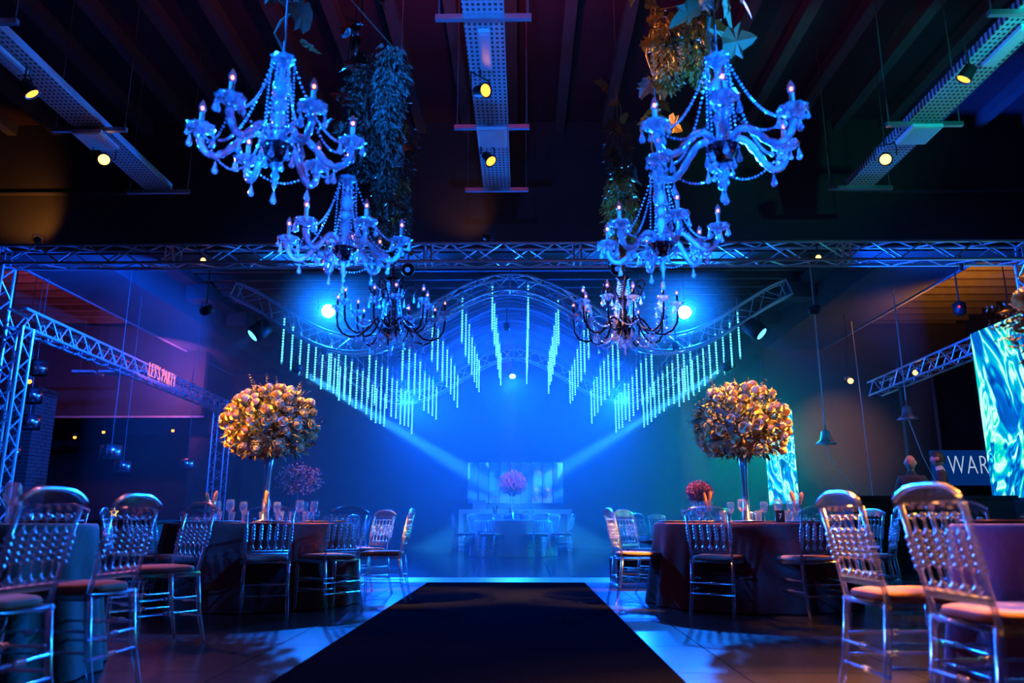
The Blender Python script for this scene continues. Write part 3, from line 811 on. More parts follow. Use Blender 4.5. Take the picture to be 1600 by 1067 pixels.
# ================================================================== TABLEWARE
def lathe_thing(name, prof, m, n=12): return MB().lathe(prof, n).mesh(name, m, True)
wine_me = lathe_thing('wine_glass', [(.034, 0), (.034, .003), (.006, .008), (.005, .09), (.012, .098), (.034, .118), (.043, .15), (.042, .18), (.035, .215), (.0335, .215), (.040, .18), (.041, .15), (.032, .122), (.001, .104)], 'wineglass')
tumb_me = lathe_thing('water_glass', [(.026, 0), (.030, .05), (.038, .11), (.0365, .11), (.028, .05), (.024, .008), (.001, .008)], 'wineglass')
plate_me = lathe_thing('dinner_plate', [(.08, 0), (.10, .004), (.145, .014), (.143, .017), (.098, .008), (.001, .008)], 'plate', 24)
def napkin_mesh():
    mb = MB()
    for s, h_, tilt in ((-1, .20, -.18), (1, .185, .22)):
        M = Matrix.Translation((s * .012, 0, 0)) @ Matrix.Rotation(tilt, 4, 'Y')
        mb.lathe([(.006, .0), (.012, .05), (.022, h_ * .7), (.020, h_ * .9), (.004, h_)], 8, M, lambda a, z: 1 - .35 * abs(math.sin(a)))
    return mb.mesh('napkin', 'napkin', True)
nap_me = napkin_mesh()
roll_me = MB().tube([(-.07, 0, .022), (.07, 0, .022)], [.020, .022], 8).mesh('bread_roll', 'rose', True)
def setting(c, r, zt, where, n, ph, nap=(), plates=True, glasses=2):
    for k in range(n):
        a = 2 * PI * k / n + ph
        dx, dy = math.cos(a), math.sin(a)
        if plates:
            o = ob('dinner_plate', plate_me, None, (c[0] + dx * (r - .19), c[1] + dy * (r - .19), zt)); tag(o, f'round dinner plate set on {where}', 'plate', f'plates on {where}')
        for q in range(glasses):
            b = a + (.20 if q else -.10); rr = r - (.40 if q == 0 else .43)
            o = ob('wine_glass' if q == 0 else 'water_glass', wine_me if q == 0 else tumb_me, None, (c[0] + math.cos(b) * rr, c[1] + math.sin(b) * rr, zt))
            tag(o, f'clear stemmed wine glass standing on {where}' if q == 0 else f'clear water tumbler standing on {where}', 'glass', f'wine glasses on {where}' if q == 0 else f'tumblers on {where}')
        if k in nap:
            b = a - .10; rr = r - .40
            o = ob('napkin', nap_me, None, (c[0] + math.cos(b) * rr, c[1] + math.sin(b) * rr, zt + .108), (0, 0, a)); tag(o, f'orange napkin upright in a glass on {where}, {"left" if math.cos(b) < -.3 else "right" if math.cos(b) > .3 else "in front"} of the stand', 'napkin', f'napkins on {where}')
ZP = 0.762
setting(TL, .9, ZP, 'the left flower table', 9, .3, (5, 7))
setting(TR, .9, ZP, 'the right flower table', 9, .3, (5, 8))
setting(TB, .85, ZP, 'the grey-green table', 7, .2)
setting(TC, .9, ZP, 'the mauve table', 8, .35)
setting((AX, 17.6), .85, ZP + .045, 'the far pale table', 7, .2, (4, 5))
setting((-4.35, 15.2), .8, ZP, 'the back left table', 6, .2, (5,), True, 1)
setting((3.05, 13.2), .8, ZP, 'the back right table', 6, .2, (4,), True, 1)
mb = MB(); mb.extrude([(-.06, 0), (.06, 0), (.055, .004), (0, .11), (-.055, .004)], -.05, .05)
nc = empty('table_card', (2.36, 7.32, ZP), R(6), 'small black card with the number 7 on the right flower table', 'table card')
part('card', MB().box((0, 0, .055), (.085, .012, .11)).mesh('card', 'black'), nc)
def text(name, body, size, m, parent, loc, rot, ext=.004, sx=1.0, label=None, off=0.0):
    c = bpy.data.curves.new(name, 'FONT'); c.body = body; c.size = size; c.align_x = 'CENTER'; c.align_y = 'CENTER'; c.extrude = ext; c.resolution_u = 3; c.offset = off; c.space_character = 1.12 if off else 1.0
    tmp = bpy.data.objects.new(name + '_curve', c); COL.objects.link(tmp)
    dg = bpy.context.evaluated_depsgraph_get(); dg.update()
    me = bpy.data.meshes.new_from_object(tmp.evaluated_get(dg)); bpy.data.objects.remove(tmp)
    me.materials.clear(); me.materials.append(MATS[m])
    o = bpy.data.objects.new(name, me); COL.objects.link(o); o.parent = parent; o.location = loc; o.rotation_euler = rot; o.scale = (sx, 1, 1)
    if label: o['label'] = label
    return o
text('numeral', '7', .07, 'white', nc, (0, -.0065, .055), (R(90), 0, 0), .001, .8, 'white number 7')
# runner cloth lying on the mauve table
mb = MB(); n = 24
for i in range(n + 1):
    x = -.55 + 1.1 * i / n
    for s in (-1, 1): mb.v.append((x, s * (.10 + .015 * math.sin(i)), .006 + .012 * (1 + math.sin(i * 1.3 + s))))
for i in range(n): mb.f.append((2 * i, 2 * i + 2, 2 * i + 3, 2 * i + 1))
o = ob('table_runner', mb.mesh('table_runner', 'leaf_gold', True), None, (2.55, 3.12, ZP)); tag(o, 'crumpled ochre runner lying along the front of the mauve table', 'table runner')

# ================================================================== FLOWER BALLS
def rose_mesh(m):
    mb = MB()
    for k, (r, z, n, op) in enumerate(((.016, .018, 5, .2), (.026, .014, 5, .35), (.036, .006, 6, .55), (.044, -.006, 6, .95))):
        for i in range(n):
            a = 2 * PI * (i + .5 * (k % 2)) / n; w_ = 1.25 * 2 * PI / n / 2
            V = []
            for t, rr, zz in ((0, r * .45, z - .018), (.5, r * .95, z), (1, r * (1 + .22 * op), z + .022 * (1.25 - op * .55))):
                for s in (-1, 0, 1):
                    q = a + s * w_ * (1 if t < 1 else .75); V.append((rr * math.cos(q), rr * math.sin(q), zz + (.003 if s == 0 else 0)))
            mb.add(V, [(0, 1, 4, 3), (1, 2, 5, 4), (3, 4, 7, 6), (4, 5, 8, 7)])
    mb.ball((0, 0, -.002), .030, 8, 5, .8)
    return mb.mesh('rose', m, True)
ROSE = [rose_mesh('rose'), rose_mesh('rose_pale')]
def leaf_add(mb, p, d, L, W, up=None, bend=.2):
    d = Vector(d).normalized(); a = Vector((random.gauss(0, 1), random.gauss(0, 1), random.gauss(0, 1)))
    s = d.cross(a); s = s.normalized() if s.length > 1e-3 else d.orthogonal().normalized()
    n_ = d.cross(s); p = Vector(p)
    V = [p, p + d * L * .45 + s * W - n_ * L * .06, p + d * L * .45 - s * W - n_ * L * .06, p + d * L - n_ * L * bend, p + d * L * .5]
    mb.add(V, [(0, 1, 4), (0, 4, 2), (1, 3, 4), (4, 3, 2)])
def frond_add(mb, p, d, L, k=9):
    d = Vector(d).normalized(); s = d.cross(Vector((random.gauss(0, 1), random.gauss(0, 1), random.gauss(0, 1)))).normalized()
    for i in range(1, k + 1):
        t = i / k; q = Vector(p) + d * L * t
        for sg in (-1, 1): leaf_add(mb, q, d * .6 + s * sg, L * .28 * (1.1 - t * .7), L * .035)
def sph(): 
    z = random.uniform(-1, 1); a = random.uniform(0, 2 * PI); r = math.sqrt(1 - z * z); return Vector((r * math.cos(a), r * math.sin(a), z))
def flower_ball(x, y, zt, label, rb_=.46, stand=.62, nrose=62, leaves=1500, seed=1, squash=.92):
    random.seed(seed)
    e = empty('flower_centrepiece', (x, y, zt), 0, label, 'flowers')
    c = Vector((0, 0, stand + rb_ * squash * .80))
    st = MB()
    st.lathe([(.11, 0), (.115, .012), (.04, .03), (.030, stand * .5), (.038, stand * .85), (.055, stand + .08), (.05, stand + .08), (.032, stand * .85), (.024, stand * .5), (.03, .035)], 14)
    part('stand', st.mesh('stand', 'acrylic', True), e)['label'] = 'tall clear trumpet stand'
    for q in range(3):
        a = q * 2.1; rod('stem', e, (.012 * math.cos(a), .012 * math.sin(a), .05), (.03 * math.cos(a), .03 * math.sin(a), stand + .15), .004, 'twig', 5)
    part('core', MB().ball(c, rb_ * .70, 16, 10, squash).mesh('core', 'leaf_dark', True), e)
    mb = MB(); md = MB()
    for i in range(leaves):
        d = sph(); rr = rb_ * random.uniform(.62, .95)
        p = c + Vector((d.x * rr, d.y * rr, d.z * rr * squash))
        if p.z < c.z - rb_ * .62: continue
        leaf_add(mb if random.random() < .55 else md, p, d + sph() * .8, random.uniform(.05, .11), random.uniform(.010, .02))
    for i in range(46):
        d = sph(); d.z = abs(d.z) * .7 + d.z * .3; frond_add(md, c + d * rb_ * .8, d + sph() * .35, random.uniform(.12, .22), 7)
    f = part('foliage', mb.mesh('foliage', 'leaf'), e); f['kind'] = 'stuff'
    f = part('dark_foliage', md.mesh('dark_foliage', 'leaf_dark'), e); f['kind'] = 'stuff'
    pts = []; tries = 0
    while len(pts) < nrose and tries < 6000:
        tries += 1; d = sph()
        if d.z < -.62 or (d.y > .35): continue
        if all((d - o_).length > .20 for o_ in pts): pts.append(d)
    for i, d in enumerate(pts):
        rr = rb_ * random.uniform(.93, 1.04); p = c + Vector((d.x * rr, d.y * rr, d.z * rr * squash))
        q = (d + sph() * .25 + Vector((0, 0, .15))).to_track_quat('Z', 'Y'); s = random.uniform(.75, 1.2)
        part('rose', ROSE[i % 3 == 0], e, loc=p, rot=q, scl=(s, s, s))
    return e
flower_ball(-2.58, 7.9, ZP, 'large ball of cream roses and leaves on a clear stand, left table', seed=3)
flower_ball(2.22, 7.9, ZP, 'large ball of cream roses and leaves on a clear stand, right table', seed=5)
flower_ball(2.85, 3.60, ZP, 'flower ball with copper fronds at the right frame edge above the mauve table', seed=8, nrose=30, leaves=1100, stand=.60)

def blossom_tree(x, y, zt, label, R_, zc, n, seed, wide=1.0):
    random.seed(seed)
    e = empty('blossom_tree', (x, y, zt), 0, label, 'flowers')
    part('stand', MB().lathe([(.09, 0), (.09, .01), (.015, .03), (.012, zc - R_ * .7), (.03, zc - R_ * .6)], 10).mesh('stand', 'acrylic', True), e)
    br = MB()
    for i in range(26):
        d = sph(); d.z = d.z * .6 + .25
        p0 = Vector((0, 0, zc - R_ * .65)); p1 = Vector((d.x * R_ * wide, d.y * R_ * wide, zc + d.z * R_))
        br.tube([p0, p0.lerp(p1, .5) + sph() * .03, p1], [.006, .004, .002], 4)
    part('branches', br.mesh('branches', 'twig'), e)
    mb = MB()
    for i in range(n):
        d = sph(); rr = R_ * random.uniform(.35, 1.0) ** .6
        p = Vector((d.x * rr * wide, d.y * rr * wide, zc + d.z * rr * .9))
        for q in range(2): leaf_add(mb, p, sph(), random.uniform(.03, .05), .016)
    f = part('blossom', mb.mesh('blossom', 'blossom'), e); f['kind'] = 'stuff'
    return e
blossom_tree(AX, 17.6, ZP + .045, 'round pink blossom tree on the far pale table', .31, .80, 1500, 11)
blossom_tree(-4.35, 15.2, ZP, 'loose spreading pink blossom branches on the back left table', .34, .82, 420, 12, 1.5)
blossom_tree(2.95, 13.2, ZP, 'small round pink blossom tree behind the right flower table', .22, .48, 900, 13)

# ================================================================== CHANDELIERS
def drop_profile(L, r): return [(1e-4, 0), (r * .3, -L * .12), (r * .5, -L * .35), (r, -L * .72), (r * .75, -L * .9), (1e-4, -L)]
drop_me = MB().ball((0, 0, -.008), .007, 6, 4).lathe([(r, z - .016) for r, z in drop_profile(.078, .019)], 6).mesh('crystal_drop', 'crystal')
drop_s = MB().ball((0, 0, -.005), .005, 6, 4).lathe([(r, z - .010) for r, z in drop_profile(.050, .013)], 6).mesh('crystal_drop', 'crystal')
def cup_mesh(r, m):
    return MB().lathe([(.012, -.035), (.016, -.015), (r * .55, -.004), (r * .9, .012), (r, .026), (r * .93, .026), (r * .5, .006), (.002, .0)], 18, None,
                      lambda a, z: 1 + (.07 * math.cos(9 * a) if z > .008 else 0)).mesh('cup', m, True)
cup_a = cup_mesh(.078, 'crystal'); cup_b = cup_mesh(.066, 'crystal')
candle_me = MB().lathe([(.013, 0), (.013, .10), (.001, .10)], 10).mesh('candle', 'candle', True)
candle_b = MB().lathe([(.011, 0), (.011, .09), (.001, .09)], 10).mesh('candle', 'blackglass', True)
bulb_me = MB().lathe([(.011, 0), (.020, .020), (.021, .032), (.015, .053), (.006, .072), (1e-4, .080)], 10).mesh('bulb', 'bulbglass', True)
fil_me = MB().ball((0, 0, .028), .0090, 8, 6, 1.3).mesh('filament', 'filament', True)
def beads(mb, p0, p1, sag, r, n):
    p0, p1 = Vector(p0), Vector(p1)
    for i in range(n + 1):
        t = i / n; p = p0.lerp(p1, t); p.z -= sag * 4 * t * (1 - t)
        mb.ball(p, r * (1.15 if i % 2 else .95), 6, 4)
def chandelier_a(scale=1.0):
    """six-armed clear crystal chandelier, origin at the hub, top of crown at +0.56"""
    e = empty('crystal_chandelier'); e['category'] = 'chandelier'
    C = 'crystal'
    part('crown_dish', MB().lathe([(.012, .49), (.022, .50), (.05, .53), (.072, .555), (.066, .555), (.04, .535), (.002, .52)], 18, None, lambda a, z: 1 + (.08 * math.cos(9 * a) if z > .54 else 0)).mesh('crown_dish', C, True), e)
    part('stem', MB().lathe([(.016, -.02), (.03, .0), (.034, .06), (.028, .13), (.045, .19), (.030, .215), (.022, .225)], 12).mesh('stem', C, True), e)
    part('glass_ball', MB().ball((0, 0, .265), .043, 14, 8).mesh('glass_ball', C, True), e)
    part('vase', MB().lathe([(.02, .305), (.045, .34), (.052, .375), (.040, .41), (.020, .44), (.016, .50), (.03, .53)], 12).mesh('vase', C, True), e)
    part('hub_bowl', MB().lathe([(1e-4, -.075), (.03, -.07), (.07, -.03), (.088, .015), (.08, .015), (.05, -.02), (.002, -.04)], 18, None, lambda a, z: 1 + .05 * math.cos(9 * a)).mesh('hub_bowl', 'blackglass', True), e)
    part('finial', MB().lathe([(1e-4, -.24), (.014, -.22), (.010, -.19), (.024, -.16), (.014, -.13), (.036, -.10), (.012, -.07)], 12).mesh('finial', C, True), e)
    part('crystal_drop', drop_me, e, loc=(0, 0, -.23))
    for k in range(6):
        a = 2 * PI * k / 6 + .3
        part('crystal_drop', drop_me, e, loc=(.085 * math.cos(a), .085 * math.sin(a), .0))
    prof = [(.03, -.01), (.07, .06), (.11, .085), (.16, .07), (.21, .015), (.26, -.045), (.31, -.075), (.36, -.06), (.395, -.01), (.40, .04)]
    sm = []
    for i in range(len(prof) - 1):
        for t in (0, .5): sm.append((prof[i][0] * (1 - t) + prof[i + 1][0] * t, prof[i][1] * (1 - t) + prof[i + 1][1] * t))
    sm.append(prof[-1])
    pts = [(r, 0, z) for r, z in sm]
    arm_me = MB().tube(pts, [.018 + .005 * (i % 2) for i in range(len(pts))], 8).mesh('arm', C, True)
    n = 6
    for k in range(n):
        a = 2 * PI * k / n
        ar = part('arm', arm_me, e, rot=(0, 0, a))
        part('cup', cup_a, ar, loc=(.40, 0, .065)); part('candle', candle_me, ar, loc=(.40, 0, .072))
        part('bulb', bulb_me, ar, loc=(.40, 0, .172)); part('filament', fil_me, ar, loc=(.40, 0, .172))
        for q in range(6):
            b = 2 * PI * q / 6 + .5; part('crystal_drop', drop_me if q % 2 else drop_s, ar, loc=(.40 + .071 * math.cos(b), .071 * math.sin(b), .08))
        part('crystal_drop', drop_me, ar, loc=(.31, 0, -.085))
        mb = MB()
        beads(mb, (.055, 0, .54), (.30, 0, .02) if k % 2 else (.385, 0, .07), .13, .0085, 30)
        q = Vector((.385 * math.cos(2 * PI / n), .385 * math.sin(2 * PI / n), .06))
        part('bead_strand', mb.mesh('bead_strand', C), ar)
        mb = MB(); beads(mb, (.385, 0, .055), q, .11, .0075, 20)
        part('bead_swag', mb.mesh('bead_swag', C), ar)
        mb = MB(); beads(mb, (.06, .01, .535), (.075, .02, .02), -.02, .0075, 22)
        part('bead_chain', mb.mesh('bead_chain', C), ar)
    return e
def chandelier_b():
    """twelve-armed black chandelier, origin at the hub"""
    e = empty('black_chandelier'); e['category'] = 'chandelier'
    K = 'blackglass'
    part('crown', MB().lathe([(.012, .42), (.03, .43), (.075, .47), (.07, .47), (.02, .44)], 14).mesh('crown', K, True), e)
    part('stem', MB().lathe([(.02, -.06), (.05, -.03), (.03, .02), (.045, .10), (.02, .16), (.05, .21), (.055, .25), (.02, .30), (.016, .36), (.03, .42), (.02, .47), (.008, .60)], 12).mesh('stem', K, True), e)
    part('hub_bowl', MB().lathe([(1e-4, -.17), (.02, -.16), (.07, -.12), (.11, -.07), (.10, -.06), (.03, -.04)], 16).mesh('hub_bowl', K, True), e)
    part('finial', MB().lathe([(1e-4, -.34), (.015, -.31), (.010, -.27), (.028, -.23), (.012, -.19), (.02, -.16)], 10).mesh('finial', 'crystal', True), e)
    prof = [(.05, -.05), (.09, .02), (.15, .04), (.20, .0), (.25, -.08), (.32, -.14), (.40, -.155), (.48, -.12), (.525, -.05), (.535, .05), (.535, .10)]
    arm_me = MB().tube([(r, 0, z) for r, z in prof], .0105, 7).mesh('arm', K, True)
    arm2 = MB().tube([(r * .72, 0, z * .9 + .03) for r, z in prof], .0095, 7).mesh('arm', K, True)
    for k in range(12):
        a = 2 * PI * k / 12 + .13; big = k % 3 != 2
        rr = .535 if big else .535 * .72; z0 = .10 if big else .12
        ar = part('arm', arm_me if big else arm2, e, rot=(0, 0, a))
        part('cup', cup_b, ar, loc=(rr, 0, z0 + .02)); part('candle', candle_b, ar, loc=(rr, 0, z0 + .03))
        part('bulb', bulb_me, ar, loc=(rr, 0, z0 + .12)); part('filament', fil_me, ar, loc=(rr, 0, z0 + .12))
        for q in range(3):
            b = 2 * PI * q / 3 + .5; part('crystal_drop', drop_me if q else drop_s, ar, loc=(rr + .054 * math.cos(b), .054 * math.sin(b), z0 + .035))
        part('crystal_drop', drop_me, ar, loc=(rr * .75, 0, -.16 if big else -.12))
        mb = MB(); q = Vector((rr * .8 * math.cos(.52), rr * .8 * math.sin(.52), -.10))
        beads(mb, (rr * .95, 0, z0), q, .10, .0085, 14)
        part('bead_swag', mb.mesh('bead_swag', 'crystal'), ar)
        mb = MB(); beads(mb, (.10, 0, -.09), (rr * .72, 0, -.14), .09, .0085, 14)
        part('bead_strand', mb.mesh('bead_strand', 'crystal'), ar)
    for k in range(6):
        a = 2 * PI * k / 6
        pts = [(.03, 0, .20), (.09, 0, .30), (.15, 0, .40), (.21, 0, .42), (.235, 0, .37), (.21, 0, .32), (.175, 0, .335), (.18, 0, .365)]
        s = part('scroll', MB().tube(pts, .009, 6).mesh('scroll', K, True), e, rot=(0, 0, a))
        part('crystal_drop', drop_me, s, loc=(.215, 0, .31))
    mb = MB(); beads(mb, (.05, 0, .45), (.12, 0, -.05), .03, .009, 22); chn = mb.mesh('bead_chain', 'crystal')
    for k in range(8): part('bead_chain', chn, e, rot=(0, 0, 2 * PI * k / 8))
    for k in range(8):
        a = 2 * PI * k / 8; part('crystal_drop', drop_me, e, loc=(.10 * math.cos(a), .10 * math.sin(a), -.09))
    return e
CX = (-1.33, 1.03)
A_ = chandelier_a(); ua = []
place(A_, ua, (-1.34, 3.87, 2.755), .22, 'clear crystal chandelier nearest to view, over the left edge of the carpet', 'clear crystal chandeliers')
place(A_, ua, (1.09, 3.87, 2.735), 1.35, 'clear crystal chandelier nearest to view, over the right edge of the carpet', 'clear crystal chandeliers')
place(A_, ua, (-1.30, 5.35, 2.70), .05, 'second clear crystal chandelier in the left row, before the long truss', 'clear crystal chandeliers', 1.03)
place(A_, ua, (1.02, 5.35, 2.72), .62, 'second clear crystal chandelier in the right row, before the long truss', 'clear crystal chandeliers', 1.03)
B_ = chandelier_b(); ub = []
place(B_, ub, (-1.31, 7.5, 2.70), 0.1, 'black many-armed chandelier with crystals in the left row', 'black chandeliers')
place(B_, ub, (1.02, 7.5, 2.70), 0.5, 'black many-armed chandelier with crystals glowing copper in the right row', 'black chandeliers')

# foliage garlands hanging with the chandelier cords
def vine_leaf_mesh(m):
    pts = [(0, 0), (.028, -.006), (.055, .02), (.042, .038), (.062, .065), (.034, .066), (.02, .10), (0, .125)]
    poly = pts + [(-x, z) for x, z in reversed(pts[1:-1])]
    V = [(0, 0, .05)] + [(x, .012 * math.sin(30 * abs(x)) - .15 * x * x * 4, z) for x, z in poly]
    n = len(poly)
    return MB().add(V, [(0, i + 1, (i + 1) % n + 1) for i in range(n)]).mesh('vine_leaf', m)
VL = {k: vine_leaf_mesh(k) for k in ('leaf_vine', 'leaf_gold', 'leaf_dark')}
def garland(x, y, z0, z1, label, kind, bunch, seed):
    """cord with vine leaves from z0 up to z1, and hanging bunches (dx, dy, ztop, length, radius, material)"""
    random.seed(seed)
    e = empty('foliage_garland', (x, y, z0), 0, label, 'garland')
    H = z1 - z0
    rod('cord', e, (0, 0, 0), (0, 0, 7.3 - z0), .007, 'cable', 5)
    mb = MB(); 
    pts = [(.05 * math.sin(t * 5), .05 * math.cos(t * 4), .04 + t * H / 10) for t in range(11)]
    part('vine', MB().tube(pts, .008, 5).mesh('vine', 'twig'), e)
    n = int(H * 14)
    for i in range(n):
        p = Vector((random.gauss(0, .07), random.gauss(0, .07), .05 + random.random() * H))
        q = Vector((random.gauss(0, 1), random.gauss(0, 1), random.gauss(-.5, .6))).normalized().to_track_quat('Z', 'Y') @ Quaternion((0, 0, 1), random.uniform(0, 6.28))
        s = random.uniform(.8, 1.7)
        part('vine_leaf', VL[kind if random.random() < .75 else 'leaf_dark'], e, loc=p, rot=q, scl=(s, s, s))
    for dx, dy, zt, Lb, rad, m in bunch:
        mb = MB(); k = int(900 * Lb * (rad / .13))
        for i in range(k):
            t = random.random(); rr = rad * (math.sin(PI * min(1, .12 + t * .9)) ** .5) * math.sqrt(random.random()); a = random.random() * 2 * PI
            p = Vector((dx + rr * math.cos(a), dy + rr * math.sin(a), zt - t * Lb))
            leaf_add(mb, p, Vector((math.cos(a) * .6, math.sin(a) * .6, -1)) + sph() * .5, random.uniform(.04, .075), .012)
        mb.tube([(dx * .2, dy * .2, zt + .06), (dx, dy, zt), (dx, dy, zt - Lb * .8)], .006, 4)
        f = part('leafy_bunch', mb.mesh('leafy_bunch', m), e); f['kind'] = 'stuff'
    return e
garland(-1.34, 3.87, 3.31, 4.3, 'vine garland above the nearest crystal chandelier, left row', 'leaf_vine', [(.42, 1.0, .75, .7, .12, 'leaf_dark')], 21)
garland(1.09, 3.87, 3.30, 4.3, 'green vine with big leaves above the nearest crystal chandelier, right row', 'leaf_vine', [], 22)
garland(-1.30, 5.35, 3.28, 4.9, 'dark leafy garland above the second crystal chandelier, left row', 'leaf_dark', [(.10, 0, 1.0, 1.0, .17, 'leaf_dark'), (.25, .1, .55, .65, .14, 'leaf_dark')], 23)
garland(1.02, 5.35, 3.30, 4.9, 'golden leafy garland above the second crystal chandelier, right row', 'leaf_gold', [(.10, -.1, 1.25, .62, .14, 'leaf_gold'), (.30, -.2, 1.30, .70, .13, 'leaf_gold')], 24)
garland(-1.31, 7.5, 3.30, 5.2, 'dark garland with a yellow leaf above the black chandelier, left row', 'leaf_gold', [(-.05, 0, 1.0, .95, .22, 'leaf_dark'), (.05, .1, 1.6, .6, .16, 'leaf_dark')], 25)
garland(1.02, 7.5, 3.30, 5.2, 'brownish leafy garland above the black chandelier, right row', 'leaf_vine', [(.0, 0, .95, .8, .19, 'leaf'), (.0, 0, 1.55, .6, .15, 'leaf_dark')], 26)

# ================================================================== FAR END OF THE HALL
m_ = empty('mirror_panel', (AX, 23.957, 0), 0, 'wide panel of tall mirror strips on the back wall behind the bar', 'mirror')
part('backing', MB().box((0, .02, 1.93), (2.94, .04, 1.24)).mesh('backing', 'black'), m_)
ms = MB().box((0, 0, 0), (.295, .02, 1.22)).mesh('mirror_strip', 'mirror')
for i in range(9): part('mirror_strip', ms, m_, loc=(-1.30 + .325 * i, -.01, 1.93), rot=(R(-1.8), 0, R((-1) ** i * .5)))
b_ = empty('bar_counter', (AX + .02, 21.3, 0), 0, 'white open bar counter frame below the mirror strips', 'bar counter')
part('counter_top', MB().box((0, 0, 1.03), (3.0, .55, .12)).mesh('counter_top', 'white'), b_)
for s in (-1, 1): part('side_panel', MB().box((s * 1.44, 0, .49), (.12, .55, .98)).mesh('side_panel', 'white'), b_)
part('back_panel', MB().box((0, .22, .5), (2.76, .04, .96)).mesh('back_panel', 'black'), b_)
o = ob('menu_board', MB().box((0, 0, .12), (.36, .03, .24)).mesh('menu_board', 'offwhite'), None, (AX - .95, 21.25, 1.09)); tag(o, 'pale rectangular board standing on the white bar counter', 'board')
cd = empty('lit_cards', (-3.15, 15.75, 0.76), 0, 'three small pale cards in a row on the back left table', 'card holder')
cd.location = (-3.75, 15.0, .762)
for i in range(3): part('card', MB().box((.10 * i, 0, .055), (.08, .008, .11)).mesh('card', 'offwhite'), cd)

# slim LED column screen behind the right flower table
s_ = empty('led_column', (6.45, 19.6, 0), 0, 'slim glowing aqua LED screen column behind the right flower ball', 'screen')
part('screen', MB().box((0, 0, 2.35), (.72, .05, 2.35)).mesh('screen', 'screen_slim'), s_)
part('housing', MB().box((0, .06, 2.35), (.76, .06, 2.4)).mesh('housing', 'black'), s_)
part('base', MB().box((0, .1, .6), (.6, .4, 1.2)).mesh('base', 'black'), s_)
# big LED wall on the right
s_ = empty('led_screen', (8.01, 11.6, 0), 0, 'big LED wall with flowing blue and green liquid picture', 'screen')
part('screen', MB().box((0, 0, 2.59), (.03, 3.9, 2.88)).mesh('screen', 'screen_big'), s_)
part('housing', MB().box((.07, 0, 2.59), (.1, 3.94, 2.92)).mesh('housing', 'black'), s_)
part('base', MB().box((.1, 0, .56), (.5, 3.9, 1.12)).mesh('base', 'black'), s_)
# lit sign screen partly hidden behind the LED wall
s_ = empty('sign_screen', (9.35, 16.4, 0), 0, 'dim blue screen with thin white letters behind the two men', 'screen')
part('screen', MB().box((0, 0, 1.86), (1.7, .05, .72)).mesh('screen', 'screen_dim'), s_)
part('stand', MB().box((0, .05, .75), (1.2, .1, 1.5)).mesh('stand', 'black'), s_)
text('lettering', 'WAR', .56, 'sign_text', s_, (-.10, -.035, 1.90), (R(90), 0, 0), .004, .62, 'white thin letters WAR', -.012)
# black posts in front of the partition
for x, y, lb in ((9.34, 17.4, 'black steel post between the two men and the small truss lamp'), (9.72, 16.0, 'black steel post crossing the lit sign screen'), (8.30, 16.8, 'black steel post behind the nearer bell pendant')):
    e = empty('steel_post', (x, y, 0), 0, lb, 'post', 'black posts by the booth')
    part('shaft', MB().box((0, 0, 2.1), (.14, .14, 4.2)).mesh('shaft', 'black'), e)
    part('base_plate', MB().box((0, 0, .01), (.3, .3, .02)).mesh('base_plate', 'steel'), e)

# DJ booth
b_ = empty('control_booth', (6.30, 12.55, 0), R(-3), 'low black control booth behind the right tables', 'booth')
part('body', MB().box((0, 0, .55), (2.4, .7, 1.10)).mesh('body', 'black'), b_)
part('top', MB().box((0, 0, 1.13), (2.5, .76, .06)).mesh('top', 'wall_dark'), b_)
e = empty('road_case', (1.42, 10.35, 0), R(4), 'small black road case with metal edges by the end of the carpet', 'case')
part('body', MB().box((0, 0, .17), (.52, .45, .28)).mesh('body', 'black'), e)
for z in (.03, .31): part('edge_rail', MB().box((0, 0, z), (.54, .47, .025)).mesh('edge_rail', 'alu'), e)
for sx in (-1, 1):
    for sy in (-1, 1): part('corner', MB().box((sx * .262, sy * .227, .17), (.02, .02, .30)).mesh('corner', 'alu'), e)

